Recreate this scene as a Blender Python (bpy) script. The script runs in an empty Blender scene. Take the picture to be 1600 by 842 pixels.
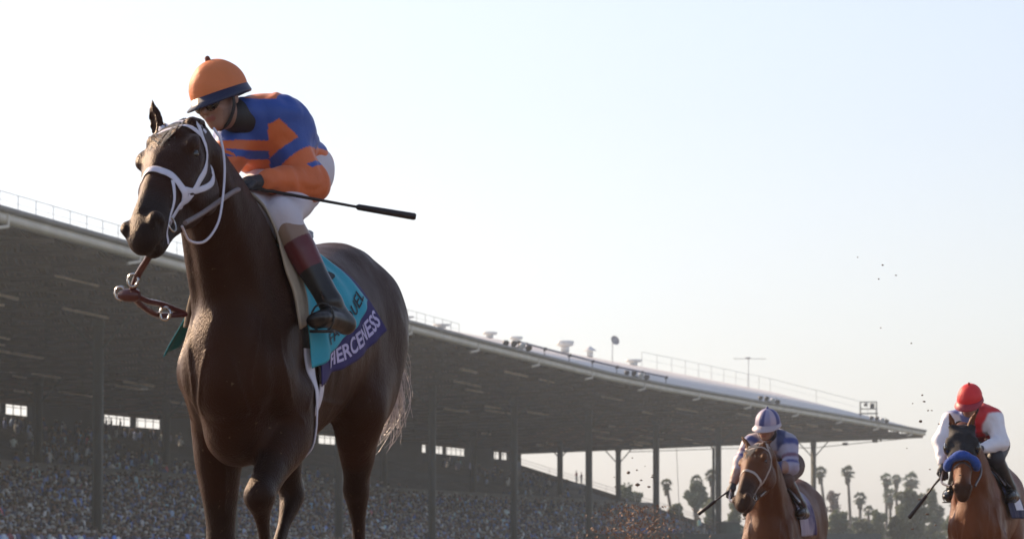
import bpy, math, random
import numpy as np
from mathutils import Vector, Matrix
random.seed(7)
RNG = np.random.default_rng(11)
SC = bpy.context.scene
C = bpy.context.collection

# ------------------------------------------------------------------ camera
F = 6400.0                      # focal length in photo pixels (1600 wide): a 144 mm lens
PITCH = math.atan(459 / F)
CAMZ = 0.4
cam_d = bpy.data.cameras.new('camera')
cam_d.sensor_width = 36.0
cam_d.lens = F / 1600.0 * 36.0
cam_d.clip_start = 0.5
cam_d.clip_end = 6000
cam_d.dof.use_dof = True
cam_d.dof.focus_distance = 19.5
cam_d.dof.aperture_fstop = 13.0
cam = bpy.data.objects.new('camera', cam_d)
C.objects.link(cam)
cam.location = (0, 0, CAMZ)
cam.rotation_euler = (math.radians(90) + PITCH, 0, 0)
SC.camera = cam

# ------------------------------------------------------------------ sky, sun, exposure
SUN_AZ = math.radians(-50)      # clockwise from +Y
SUN_EL = math.radians(27)
world = bpy.data.worlds.new('World')
SC.world = world
world.use_nodes = True
wn = world.node_tree
sky = wn.nodes.new('ShaderNodeTexSky')
sky.sky_type = 'NISHITA'
sky.sun_disc = False
sky.sun_elevation = SUN_EL
sky.sun_rotation = SUN_AZ
sky.altitude = 50
sky.air_density = 1.15
sky.dust_density = 1.1
sky.ozone_density = 2.0
hsv = wn.nodes.new('ShaderNodeHueSaturation'); hsv.inputs['Saturation'].default_value = .58
bal = wn.nodes.new('ShaderNodeMix'); bal.data_type = 'RGBA'; bal.blend_type = 'MULTIPLY'; bal.inputs[0].default_value = 1
bal.inputs[7].default_value = (.968, .978, 1.115, 1)
wn.links.new(sky.outputs[0], hsv.inputs['Color']); wn.links.new(hsv.outputs[0], bal.inputs[6])
wn.links.new(bal.outputs[2], wn.nodes['Background'].inputs[0])
wn.nodes['Background'].inputs[1].default_value = 0.096
sun_d = bpy.data.lights.new('sun', 'SUN')
sun_d.energy = 4.7
sun_d.angle = math.radians(0.6)
sun_d.color = (1.0, 0.74, 0.49)
sun = bpy.data.objects.new('sun', sun_d)
C.objects.link(sun)
SDIR = Vector((math.sin(SUN_AZ) * math.cos(SUN_EL), math.cos(SUN_AZ) * math.cos(SUN_EL), math.sin(SUN_EL)))
sun.rotation_euler = (-SDIR).to_track_quat('-Z', 'Y').to_euler()
sun.location = (-60, 60, 60)
SC.view_settings.view_transform = 'Standard'
SC.view_settings.look = 'None'
SC.view_settings.exposure = 0.70
SC.view_settings.gamma = 1
SC.view_settings.use_curve_mapping = False
SC.cycles.max_bounces = 6
SC.cycles.volume_bounces = 3
SC.cycles.volume_step_rate = 4

# ------------------------------------------------------------------ projection helper (photo pixel at a depth -> point)
CP, SP = math.cos(PITCH), math.sin(PITCH)
def at(px, py, Y):
    a, b = (px - 800) / F, (421 - py) / F
    d = (a, CP - b * SP, SP + b * CP)
    k = Y / d[1]
    return (d[0] * k, Y, CAMZ + d[2] * k)

class Root:
    """A galloping horse's frame: x forward, y to its left, z up; origin on the ground under the withers."""
    def __init__(s, X, Y, Z, yaw):
        s.o = np.array([X, Y, Z], float)
        a = math.radians(yaw)
        s.f = np.array([-math.sin(a), -math.cos(a), 0.0])
        s.l = np.array([math.cos(a), -math.sin(a), 0.0])
        s.rz = -math.radians(90) - a
    def loc(s, px, py, xl):
        """local point that lies at local x = xl on the ray of a photo pixel"""
        a, b = (px - 800) / F, (421 - py) / F
        d = np.array([a, CP - b * SP, SP + b * CP])
        c = np.array([0, 0, CAMZ]) - s.o
        k = (xl - c @ s.f) / (d @ s.f)
        p = c + d * k
        return np.array([xl, p @ s.l, p[2]])
    def world(s, v):
        v = np.asarray(v, float)
        return s.o + v[..., :1] * s.f + v[..., 1:2] * s.l + v[..., 2:3] * np.array([0, 0, 1.0])
    def matrix(s):
        return Matrix.Translation(Vector(s.o)) @ Matrix.Rotation(s.rz, 4, 'Z')

# ------------------------------------------------------------------ materials
def mat(name, col=(.5, .5, .5), rough=.6, var=.15, scale=6.0, bump=0.0, bscale=60.0, attr=None, metal=0.0, sheen=0.0, spec=.5,
        coat=0.0, tint=None, speck=None, rvar=0.0, stretch=None, trans=0.0, bump2=0.0, b2scale=12.0, alt=None, aniso=0):
    m = bpy.data.materials.new(name)
    m.use_nodes = True
    n, L = m.node_tree.nodes, m.node_tree.links
    b = n['Principled BSDF']
    b.inputs['Roughness'].default_value = rough
    b.inputs['Metallic'].default_value = metal
    if tint: b.inputs['Specular Tint'].default_value = (*tint, 1); b.inputs['Sheen Tint'].default_value = (*tint, 1)
    b.inputs['Specular IOR Level'].default_value = spec
    b.inputs['Sheen Weight'].default_value = sheen
    b.inputs['Sheen Roughness'].default_value = .35
    b.inputs['Coat Weight'].default_value = coat
    tc = n.new('ShaderNodeTexCoord')
    src = tc.outputs['Object']
    if stretch:
        mp = n.new('ShaderNodeMapping'); mp.inputs['Scale'].default_value = stretch
        L.new(src, mp.inputs[0]); src = mp.outputs[0]
    nz = n.new('ShaderNodeTexNoise'); nz.inputs['Scale'].default_value = scale; nz.inputs['Detail'].default_value = 5
    L.new(src, nz.inputs['Vector'])
    mr = n.new('ShaderNodeMapRange')
    mr.inputs['From Min'].default_value = .25; mr.inputs['From Max'].default_value = .75
    mr.inputs['To Min'].default_value = 1 - var; mr.inputs['To Max'].default_value = 1 + var
    L.new(nz.outputs['Fac'], mr.inputs['Value'])
    mx = n.new('ShaderNodeMix'); mx.data_type = 'RGBA'; mx.blend_type = 'MULTIPLY'; mx.inputs[0].default_value = 1
    if attr:
        at_ = n.new('ShaderNodeAttribute'); at_.attribute_name = attr
        L.new(at_.outputs['Color'], mx.inputs[6])
    elif alt:
        m2 = n.new('ShaderNodeMix'); m2.data_type = 'RGBA'
        m2.inputs[6].default_value = (*col, 1); m2.inputs[7].default_value = (*alt, 1)
        n3 = n.new('ShaderNodeTexNoise'); n3.inputs['Scale'].default_value = scale * .37; n3.inputs['Detail'].default_value = 6
        L.new(src, n3.inputs['Vector'])
        cr = n.new('ShaderNodeMapRange'); cr.inputs['From Min'].default_value = .4; cr.inputs['From Max'].default_value = .5
        L.new(n3.outputs['Fac'], cr.inputs['Value']); L.new(cr.outputs[0], m2.inputs[0])
        L.new(m2.outputs[2], mx.inputs[6])
    else:
        mx.inputs[6].default_value = (*col, 1)
    L.new(mr.outputs[0], mx.inputs[7])
    outc = mx.outputs[2]
    if speck:      # dried specks of dirt
        ns = n.new('ShaderNodeTexNoise'); ns.inputs['Scale'].default_value = speck[3]; ns.inputs['Detail'].default_value = 2; L.new(tc.outputs['Object'], ns.inputs['Vector'])
        rs = n.new('ShaderNodeMapRange'); rs.inputs['From Min'].default_value = .70; rs.inputs['From Max'].default_value = .76; rs.inputs['To Max'].default_value = .8; L.new(ns.outputs['Fac'], rs.inputs['Value'])
        m3 = n.new('ShaderNodeMix'); m3.data_type = 'RGBA'; L.new(rs.outputs[0], m3.inputs[0]); L.new(outc, m3.inputs[6]); m3.inputs[7].default_value = (*speck[:3], 1); outc = m3.outputs[2]
    if rvar:
        nr = n.new('ShaderNodeTexNoise'); nr.inputs['Scale'].default_value = 3.5; nr.inputs['Detail'].default_value = 6; L.new(src, nr.inputs['Vector'])
        rr_ = n.new('ShaderNodeMapRange'); rr_.inputs['From Min'].default_value = .35; rr_.inputs['From Max'].default_value = .65; rr_.inputs['To Min'].default_value = rough - rvar; rr_.inputs['To Max'].default_value = rough + rvar
        L.new(nr.outputs['Fac'], rr_.inputs['Value']); L.new(rr_.outputs[0], b.inputs['Roughness'])
    L.new(outc, b.inputs['Base Color'])
    last = None
    for st, sc_ in ((bump, bscale), (bump2, b2scale)):
        if st > 0:
            nb = n.new('ShaderNodeTexNoise'); nb.inputs['Scale'].default_value = sc_; nb.inputs['Detail'].default_value = 4
            L.new(src, nb.inputs['Vector'])
            bp = n.new('ShaderNodeBump'); bp.inputs['Strength'].default_value = st; bp.inputs['Distance'].default_value = .01
            L.new(nb.outputs['Fac'], bp.inputs['Height'])
            if last: L.new(last, bp.inputs['Normal'])
            last = bp.outputs[0]
    if last: L.new(last, b.inputs['Normal'])
    if trans > 0:
        t = n.new('ShaderNodeBsdfTranslucent'); L.new(mx.outputs[2], t.inputs[0])
        ms = n.new('ShaderNodeMixShader'); ms.inputs[0].default_value = trans
        L.new(b.outputs[0], ms.inputs[1]); L.new(t.outputs[0], ms.inputs[2])
        L.new(ms.outputs[0], n['Material Output'].inputs['Surface'])
    return m

# ------------------------------------------------------------------ mesh helpers
def mesh_np(name, V, Fs, m=None, parent=None, smooth=False, col=None, fcol=None):
    """V (N,3); Fs (M,k) int array of equal polygons or a list of such arrays; col: per-vertex rgb; fcol: per-face rgb"""
    me = bpy.data.meshes.new(name)
    if not isinstance(Fs, (list, tuple)): Fs = [Fs]
    Fs = [np.asarray(f, np.int32) for f in Fs if len(f)]
    V = np.asarray(V, np.float32)
    me.vertices.add(len(V)); me.vertices.foreach_set('co', V.ravel())
    loops = np.concatenate([f.ravel() for f in Fs])
    counts = np.concatenate([np.full(len(f), f.shape[1], np.int32) for f in Fs])
    starts = np.concatenate([[0], np.cumsum(counts)[:-1]]).astype(np.int32)
    me.loops.add(len(loops)); me.loops.foreach_set('vertex_index', loops.astype(np.int32))
    me.polygons.add(len(counts)); me.polygons.foreach_set('loop_start', starts)
    try: me.polygons.foreach_set('loop_total', counts)
    except Exception: pass
    if smooth: me.polygons.foreach_set('use_smooth', np.ones(len(counts), bool))
    me.update(calc_edges=True)
    me.validate()
    if col is not None:
        a = me.color_attributes.new('Col', 'FLOAT_COLOR', 'POINT')
        a.data.foreach_set('color', np.concatenate([col, np.ones((len(col), 1))], 1).astype(np.float32).ravel())
    if fcol is not None:
        a = me.color_attributes.new('Col', 'FLOAT_COLOR', 'CORNER')
        lc = np.repeat(fcol, counts, axis=0)
        a.data.foreach_set('color', np.concatenate([lc, np.ones((len(lc), 1))], 1).astype(np.float32).ravel())
    o = bpy.data.objects.new(name, me)
    C.objects.link(o)
    if m: me.materials.append(m)
    if parent: o.parent = parent
    return o

def tag(o, label=None, cat=None, group=None, kind=None):
    if label: o['label'] = label
    if cat: o['category'] = cat
    if group: o['group'] = group
    if kind: o['kind'] = kind
    return o

def empty(name, loc=(0, 0, 0), rz=0.0):
    o = bpy.data.objects.new(name, None)
    o.empty_display_size = .3
    C.objects.link(o); o.location = loc; o.rotation_euler = (0, 0, rz)
    return o

class MB:
    """collects quads/boxes/tubes into one mesh"""
    def __init__(s): s.v = []; s.f = {}; s.n = 0
    def add(s, V, Fc):
        V = np.asarray(V, float); Fc = np.asarray(Fc, int)
        s.v.append(V); s.f.setdefault(Fc.shape[1], []).append(Fc + s.n); s.n += len(V)
    def box(s, c, size, axes=None):
        c = np.array(c, float); h = np.array(size, float) / 2
        A = np.eye(3) if axes is None else np.array(axes, float)
        P = [c + sx * h[0] * A[0] + sy * h[1] * A[1] + sz * h[2] * A[2] for sx in (-1, 1) for sy in (-1, 1) for sz in (-1, 1)]
        s.add(P, [(0, 1, 3, 2), (4, 6, 7, 5), (0, 4, 5, 1), (2, 3, 7, 6), (0, 2, 6, 4), (1, 5, 7, 3)])
    def beam(s, p, q, w, h, up=(0, 0, 1)):
        p = np.array(p, float); q = np.array(q, float); d = q - p; L = np.linalg.norm(d)
        if L < 1e-6: return
        d /= L; u = np.array(up, float); sd = np.cross(d, u)
        if np.linalg.norm(sd) < 1e-4: sd = np.cross(d, (1, 0, 0))
        sd /= np.linalg.norm(sd); u = np.cross(sd, d)
        s.box((p + q) / 2, (L, w, h), (d, sd, u))
    def tube(s, pts, r, n=8, caps=True):
        P = np.array(pts, float); m = len(P)
        R = np.full(m, r) if np.isscalar(r) else np.array(r, float)
        T = np.gradient(P, axis=0); T /= np.linalg.norm(T, axis=1)[:, None] + 1e-9
        u = np.cross(T[0], (0.1, 0.2, 1.0)); u /= np.linalg.norm(u)
        V = []
        for i in range(m):
            u = u - T[i] * (u @ T[i]); u /= np.linalg.norm(u); w = np.cross(T[i], u)
            for k in range(n):
                a = 2 * math.pi * k / n
                V.append(P[i] + R[i] * (math.cos(a) * u + math.sin(a) * w))
        Fq = [(i * n + k, i * n + (k + 1) % n, (i + 1) * n + (k + 1) % n, (i + 1) * n + k) for i in range(m - 1) for k in range(n)]
        s.add(V, Fq)
        if caps:
            V2 = V[:n] + [P[0]]; s.add(V2, [(k, n, (k + 1) % n) for k in range(n)])
            V3 = V[-n:] + [P[-1]]; s.add(V3, [((k + 1) % n, n, k) for k in range(n)])
    def sweep(s, path, prof, closed=True):
        """path: list of functions? -> list of (len(prof)) point rows"""
        rows = np.array(path, float); m, n = rows.shape[:2]
        V = rows.reshape(-1, 3)
        kk = range(n) if closed else range(n - 1)
        s.add(V, [(i * n + k, i * n + (k + 1) % n, (i + 1) * n + (k + 1) % n, (i + 1) * n + k) for i in range(m - 1) for k in kk])
        if closed:
            for i, o in ((0, 1), (m - 1, -1)):
                c = rows[i].mean(0)
                VV = list(rows[i]) + [c]
                s.add(VV, [((k, n, (k + 1) % n) if o > 0 else ((k + 1) % n, n, k)) for k in range(n)])
    def build(s, name, m, parent=None, smooth=False, fcol=None, base=None):
        V = np.concatenate(s.v); 
        if base is not None: V = V - np.array(base)
        return mesh_np(name, V, [np.concatenate(x) for x in s.f.values()], m, parent, smooth, fcol=fcol)

def catmull(P, n=8):
    P = np.array(P, float)
    if len(P) < 3:
        t = np.linspace(0, 1, n + 1)[:, None]; return P[0] * (1 - t) + P[-1] * t
    Q = np.concatenate([[2 * P[0] - P[1]], P, [2 * P[-1] - P[-2]]])
    out = []
    for i in range(1, len(Q) - 2):
        for k in range(n):
            t = k / n
            out.append(.5 * ((2 * Q[i]) + (-Q[i - 1] + Q[i + 1]) * t + (2 * Q[i - 1] - 5 * Q[i] + 4 * Q[i + 1] - Q[i + 2]) * t * t
                             + (-Q[i - 1] + 3 * Q[i] - 3 * Q[i + 1] + Q[i + 2]) * t ** 3))
    out.append(P[-1])
    return np.array(out)

_LAT = RNG.random((32, 32, 32)).astype(np.float32)
def vnoise(P):
    P = np.asarray(P, float); i = np.floor(P).astype(int); f = P - i; f = f * f * (3 - 2 * f)
    r = 0
    for a in (0, 1):
        for b in (0, 1):
            for c in (0, 1):
                w = (f[:, 0] if a else 1 - f[:, 0]) * (f[:, 1] if b else 1 - f[:, 1]) * (f[:, 2] if c else 1 - f[:, 2])
                r = r + w * _LAT[(i[:, 0] + a) % 32, (i[:, 1] + b) % 32, (i[:, 2] + c) % 32]
    return r * 2 - 1

# ------------------------------------------------------------------ sculpting by distance fields
def unit(v):
    v = np.array(v, float); return v / (np.linalg.norm(v) + 1e-12)

class Field:
    def __init__(s, lo, hi, h):
        s.lo = np.array(lo, float); s.h = h
        s.n = np.ceil((np.array(hi) - s.lo) / h).astype(int) + 1
        s.V = np.full(s.n, .5, np.float32)
        s.ax = [(s.lo[i] + h * np.arange(s.n[i])).astype(np.float32) for i in range(3)]
    def _sl(s, lo, hi):
        a = np.clip(np.floor((np.array(lo) - s.lo) / s.h).astype(int), 0, s.n)
        b = np.clip(np.ceil((np.array(hi) - s.lo) / s.h).astype(int) + 1, 0, s.n)
        return tuple(slice(i, j) for i, j in zip(a, b))
    def _grid(s, sl):
        return s.ax[0][sl[0]][:, None, None], s.ax[1][sl[1]][None, :, None], s.ax[2][sl[2]][None, None, :]
    def _comb(s, sl, d, k, sub=False):
        V = s.V[sl]
        if V.size == 0: return
        if sub:
            d = -d
            if k <= 0: s.V[sl] = np.maximum(V, d); return
            h = np.clip(.5 - .5 * (d - V) / k, 0, 1); s.V[sl] = d * (1 - h) + V * h + k * h * (1 - h); return
        if k <= 0: s.V[sl] = np.minimum(V, d); return
        h = np.clip(.5 + .5 * (V - d) / k, 0, 1)
        s.V[sl] = V * (1 - h) + d * h - k * h * (1 - h)
    def _seg(s, p0, p1, r0, r1, side, sl):
        X, Y, Z = s._grid(sl)
        p0 = np.array(p0, float); p1 = np.array(p1, float); d = p1 - p0; L = np.linalg.norm(d); d = d / L
        sd = np.array(side, float); sd = sd - d * (sd @ d); sd /= np.linalg.norm(sd); u = np.cross(d, sd)
        wx, wy, wz = X - p0[0], Y - p0[1], Z - p0[2]
        al = wx * d[0] + wy * d[1] + wz * d[2]
        t = np.clip(al / L, 0, 1)
        s_ = wx * sd[0] + wy * sd[1] + wz * sd[2]
        u_ = wx * u[0] + wy * u[1] + wz * u[2]
        a_ = al - t * L
        A = r0[0] + (r1[0] - r0[0]) * t; B = r0[1] + (r1[1] - r0[1]) * t; Cc = np.minimum(A, B)
        q = np.sqrt((s_ / A) ** 2 + (u_ / B) ** 2 + (a_ / Cc) ** 2) + 1e-6
        ln = np.sqrt(s_ * s_ + u_ * u_ + a_ * a_)
        return ((q - 1) * np.maximum(ln, 1e-5) / q - (q < 1e-4) * Cc).astype(np.float32)
    def loft(s, nodes, side=(0, 1, 0), k=.03, sub=4, grow=0.0):
        """nodes: [(x,y,z,a,b)...] elliptical sections; a = half width along 'side', b = across it"""
        N = catmull(nodes, sub) if len(nodes) > 2 and sub > 1 else np.array(nodes, float)
        N[:, 3:] = np.maximum(N[:, 3:] + grow, .002)
        m = N[:, 3:].max() + max(k, .02) + .02
        lo = N[:, :3].min(0) - m; hi = N[:, :3].max(0) + m
        sl = s._sl(lo, hi)
        D = np.full([x.stop - x.start for x in sl], .5, np.float32)
        if D.size == 0: return
        for i in range(len(N) - 1):
            a, b = N[i], N[i + 1]
            mm = max(a[3:].max(), b[3:].max()) + max(k, .02) + .02
            s2 = s._sl(np.minimum(a[:3], b[:3]) - mm, np.maximum(a[:3], b[:3]) + mm)
            d = s._seg(a[:3], b[:3], a[3:], b[3:], side, s2)
            loc = tuple(slice(x.start - y.start, x.stop - y.start) for x, y in zip(s2, sl))
            D[loc] = np.minimum(D[loc], d)
        s._comb(sl, D, k)
    def cap(s, p, q, r0, r1=None, k=.02, grow=0.0):
        r1 = r0 if r1 is None else r1
        s.loft([(*p, r0, r0), (*q, r1, r1)], side=(.31, .55, .77), k=k, sub=1, grow=grow)
    def ell(s, c, r, ax=None, k=.02, sub=False, grow=0.0):
        c = np.array(c, float); r = np.array(r, float) + grow; m = r.max() + max(k, .01) + .02
        sl = s._sl(c - m, c + m); X, Y, Z = s._grid(sl)
        A = np.eye(3) if ax is None else np.array(ax, float)
        w = (X - c[0], Y - c[1], Z - c[2])
        q2 = 0
        for i in range(3):
            e = (w[0] * A[i][0] + w[1] * A[i][1] + w[2] * A[i][2]) / r[i]; q2 = q2 + e * e
        q = np.sqrt(q2) + 1e-6
        ln = np.sqrt(w[0] ** 2 + w[1] ** 2 + w[2] ** 2) + 1e-6
        s._comb(sl, ((q - 1) * ln / q).astype(np.float32), k, sub)
    def sample(s, P):
        g = (np.asarray(P, float) - s.lo) / s.h
        g = np.clip(g, 0, s.n - 1.001); i = g.astype(int); f = g - i; r = 0
        for a in (0, 1):
            for b in (0, 1):
                for c in (0, 1):
                    w = (f[..., 0] if a else 1 - f[..., 0]) * (f[..., 1] if b else 1 - f[..., 1]) * (f[..., 2] if c else 1 - f[..., 2])
                    r = r + w * s.V[i[..., 0] + a, i[..., 1] + b, i[..., 2] + c]
        return r
    def grad(s, P):
        P = np.asarray(P, float); e = s.h; G = np.zeros_like(P)
        for i in range(3):
            d = np.zeros(3); d[i] = e
            G[..., i] = s.sample(P + d) - s.sample(P - d)
        return G / (np.linalg.norm(G, axis=-1, keepdims=True) + 1e-9)
    def project(s, P, off=0.0, it=12):
        P = np.array(P, float)
        for _ in range(it):
            v = s.sample(P) - off
            P = P - s.grad(P) * np.clip(v, -.05, .05)[..., None] * .8
        return P
    def ray(s, c, d, r0=.6, off=0.0):
        """outermost surface along c + r d, r from r0 inwards"""
        c = np.asarray(c, float); d = np.asarray(d, float)
        R = np.arange(r0, .02, -.006)
        best = np.full(c.shape[0], .03)
        done = np.zeros(c.shape[0], bool); prev = s.sample(c + d * R[0])
        for i in range(1, len(R)):
            v = s.sample(c + d * R[i])
            hit = (v < off) & ~done
            t = np.clip((prev - off) / (prev - v + 1e-9), 0, 1)
            best = np.where(hit, R[i - 1] + (R[i] - R[i - 1]) * t, best); done |= hit; prev = v
        return best
    def mesh(s):
        V = s.V; V[0] = V[-1] = .5; V[:, 0] = V[:, -1] = .5; V[:, :, 0] = V[:, :, -1] = .5
        I = V < 0; n = s.n - 1
        cnt = np.zeros(n, np.int8)
        offs = [(a, b, c) for a in (0, 1) for b in (0, 1) for c in (0, 1)]
        for a, b, c in offs: cnt += I[a:a + n[0], b:b + n[1], c:c + n[2]]
        cells = np.argwhere((cnt > 0) & (cnt < 8))
        idx = np.full(n, -1, np.int32); idx[tuple(cells.T)] = np.arange(len(cells))
        cv = np.stack([V[cells[:, 0] + a, cells[:, 1] + b, cells[:, 2] + c] for a, b, c in offs], 1)
        O = np.array(offs, float); acc = np.zeros((len(cells), 3)); k = np.zeros(len(cells))
        for p in range(8):
            for q in range(p + 1, 8):
                if np.abs(O[p] - O[q]).sum() != 1: continue
                a, b = cv[:, p], cv[:, q]; m = (a < 0) != (b < 0)
                t = np.where(m, a / (a - b + (a == b) * 1e-9), 0)
                acc += m[:, None] * (O[p] + t[:, None] * (O[q] - O[p])); k += m
        P = s.lo + s.h * (cells + acc / k[:, None])
        quads = []
        for ax in range(3):
            b_, c_ = (ax + 1) % 3, (ax + 2) % 3
            sa = [slice(None)] * 3; sb = [slice(None)] * 3; sa[ax] = slice(0, -1); sb[ax] = slice(1, None)
            A_, B_ = I[tuple(sa)], I[tuple(sb)]
            E = np.argwhere(A_ != B_)
            ok = (E[:, b_] > 0) & (E[:, c_] > 0) & (E[:, b_] < n[b_]) & (E[:, c_] < n[c_]); E = E[ok]
            sg = A_[tuple(E.T)]
            def g(db, dc):
                e = E.copy(); e[:, b_] -= db; e[:, c_] -= dc; return idx[tuple(e.T)]
            Q = np.stack([g(1, 1), g(0, 1), g(0, 0), g(1, 0)], 1)
            Q[~sg] = Q[~sg][:, ::-1]
            quads.append(Q)
        Q = np.concatenate(quads); Q = Q[(Q >= 0).all(1)]
        return P, Q

def largest(P, Q):
    """keep the biggest connected piece"""
    lab = np.arange(len(P))
    for _ in range(400):
        m = lab[Q].min(1); new = lab.copy(); np.minimum.at(new, Q.ravel(), np.repeat(m, 4))
        new = new[new]
        if (new == lab).all(): break
        lab = new
    u, c = np.unique(lab, return_counts=True); k = u[c.argmax()]
    keep = lab == k; mp = np.cumsum(keep) - 1
    return P[keep], mp[Q[keep[Q[:, 0]]]]

def relax(P, Q, it=2, f=.5):
    E = np.concatenate([Q[:, [0, 1]], Q[:, [1, 2]], Q[:, [2, 3]], Q[:, [3, 0]]]); E = np.concatenate([E, E[:, ::-1]])
    n = len(P); cnt = np.bincount(E[:, 0], minlength=n)
    for _ in range(it):
        S = np.stack([np.bincount(E[:, 0], P[E[:, 1], i], minlength=n) for i in range(3)], 1)
        P = P + f * (S / np.maximum(cnt, 1)[:, None] - P)
    return P

def ribbon(pts, width, thick=.004, fld=None, off=.003, n=8, taper=None, nrm=None):
    """flat strap along pts; laid on the surface of fld when given. Returns MB"""
    P = catmull(pts, n)
    if fld is not None:
        P = fld.project(P, off)
        P[1:-1] = (P[:-2] + 2 * P[1:-1] + P[2:]) / 4
        P = fld.project(P, off); N = fld.grad(P)
    else:
        N = np.tile(np.array(nrm if nrm is not None else (1, 0, 0), float), (len(P), 1))
    T = np.gradient(P, axis=0); T /= np.linalg.norm(T, axis=1)[:, None] + 1e-9
    W = np.cross(T, N); W /= np.linalg.norm(W, axis=1)[:, None] + 1e-9
    N = np.cross(W, T)
    w = (np.full(len(P), width) if taper is None else width * np.interp(np.linspace(0, 1, len(P)), np.linspace(0, 1, len(taper)), taper))[:, None] / 2
    rows = np.stack([P - W * w, P - W * w * .7 + N * thick, P + W * w * .7 + N * thick, P + W * w, P + W * w * .6 - N * thick * .3, P - W * w * .6 - N * thick * .3], 1)
    m = MB(); m.sweep(rows, None); return m
# ------------------------------------------------------------------ ground
def struct(o): o['kind'] = 'structure'; return o
def gz(x, y):
    """ground height: level by the camera, a shallow fall across the track, level again beyond"""
    return -0.57 * np.clip((y - 18) / 12, 0, 1) * (1 - np.clip((y - 60) / 40, 0, 1))
M_dirt = mat('dirt', (.20, .135, .09), .95, .25, 3, .5, 25, alt=(.14, .095, .065))
M_ground = mat('field', (.09, .11, .05), .95, .3, .05, .3, 4, alt=(.13, .12, .07))
def sheet(name, xs, ys, dz, m):
    X, Y = np.meshgrid(xs, ys); Z = gz(X, Y) + dz; n, k = X.shape
    V = np.stack([X, Y, Z], -1).reshape(-1, 3); i = np.arange(n * k).reshape(n, k)
    return struct(mesh_np(name, V, np.stack([i[:-1, :-1], i[:-1, 1:], i[1:, 1:], i[1:, :-1]], -1).reshape(-1, 4), m))
ys = np.concatenate([np.arange(-30, 120, 2.0), np.arange(120, 1181, 20.0)])
sheet('ground', np.arange(-620, 621, 20.0), ys, 0, M_ground)
sheet('racetrack', np.concatenate([np.arange(-150, 151, 3.0)]), np.arange(-20, 90, 2.0), .004, M_dirt)

# ------------------------------------------------------------------ grandstand
EZ = 20.0
EAVE_PX = [(-700, 129), (-330, 232.6), (0, 325), (213, 384.5), (424, 443), (624, 499), (745, 531), (860, 560), (950, 582.5), (1040, 601), (1110, 613.5), (1200, 629.5), (1320, 650), (1445, 673)]
EP = []
for px, py in EAVE_PX:
    Y = F * (EZ - CAMZ) / (880 - py)
    EP.append(((px - 800) / F * Y, Y))
EP = np.array(EP)[::-1]           # from the far end towards the camera
EL = np.concatenate([[0], np.cumsum(np.linalg.norm(np.diff(EP, axis=0), axis=1))])
TOT = EL[-1]
_T = np.gradient(EP, axis=0); _T /= np.linalg.norm(_T, axis=1)[:, None]
_T = (np.roll(_T, 1, 0) + 2 * _T + np.roll(_T, -1, 0)) / 4; _T[0] = _T[1]; _T[-1] = _T[-2]
_T /= np.linalg.norm(_T, axis=1)[:, None]
def SP_(t, W, z):
    """point of the stand: t metres from the far end along the eave, W metres behind it, height z"""
    t = np.asarray(t, float)
    x = np.interp(t, EL, EP[:, 0]); y = np.interp(t, EL, EP[:, 1])
    tx = np.interp(t, EL, _T[:, 0]); ty = np.interp(t, EL, _T[:, 1]); L = np.hypot(tx, ty); tx, ty = tx / L, ty / L
    # walking towards the camera (-y), the back of the stand lies to the right hand
    nx, ny = ty, -tx
    return np.stack(np.broadcast_arrays(x + nx * W, y + ny * W, z), -1)
TS = np.unique(np.concatenate([EL, np.arange(0, TOT, 12.0)]))
def along(mb, W0, W1, z0, z1, t0=0, t1=None, ts=None):
    """rectangular bar running the length: cross-section between (W0,z0) and (W1,z1)"""
    t1 = TOT if t1 is None else t1
    T = np.unique(np.concatenate([[t0, t1], TS[(TS > t0) & (TS < t1)]]))
    mb.sweep(np.stack([SP_(T, W, z) for W, z in ((W0, z0), (W1, z0), (W1, z1), (W0, z1))], 1), None)
def profile(mb, prof, t0=0, t1=None):
    t1 = TOT if t1 is None else t1
    T = np.unique(np.concatenate([[t0, t1], TS[(TS > t0) & (TS < t1)]]))
    mb.sweep(np.stack([SP_(T, W, z) for W, z in prof], 1), None)
def zbot(W): return 19.15 - 1.95 * np.asarray(W) / 62.0       # bottom chords
def zseat(W): return 1.6 + (np.asarray(W) - 20) * .31

stand = tag(empty('grandstand', tuple(SP_(200, 30, 0))), 'long open grandstand under a huge pitched roof, full of spectators', 'grandstand')
SB = np.array(stand.location)
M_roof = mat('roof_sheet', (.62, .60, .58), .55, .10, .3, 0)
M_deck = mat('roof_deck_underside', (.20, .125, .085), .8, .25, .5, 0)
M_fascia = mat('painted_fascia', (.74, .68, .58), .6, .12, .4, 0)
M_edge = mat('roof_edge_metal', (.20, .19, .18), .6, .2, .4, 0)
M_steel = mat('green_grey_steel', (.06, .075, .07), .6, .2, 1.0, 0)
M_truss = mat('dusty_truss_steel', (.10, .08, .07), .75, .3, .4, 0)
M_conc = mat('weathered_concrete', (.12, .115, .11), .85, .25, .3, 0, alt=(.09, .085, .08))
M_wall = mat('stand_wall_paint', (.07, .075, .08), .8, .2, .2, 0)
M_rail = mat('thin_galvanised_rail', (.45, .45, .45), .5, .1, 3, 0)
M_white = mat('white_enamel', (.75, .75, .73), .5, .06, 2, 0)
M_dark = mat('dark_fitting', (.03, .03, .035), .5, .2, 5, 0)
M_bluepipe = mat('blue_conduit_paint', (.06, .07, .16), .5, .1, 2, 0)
def bld(mb, name, m, parent=stand, **k):
    b = SB if parent is stand else k.pop('pb')
    return mb.build(name, m, parent, base=b, **k)
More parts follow.
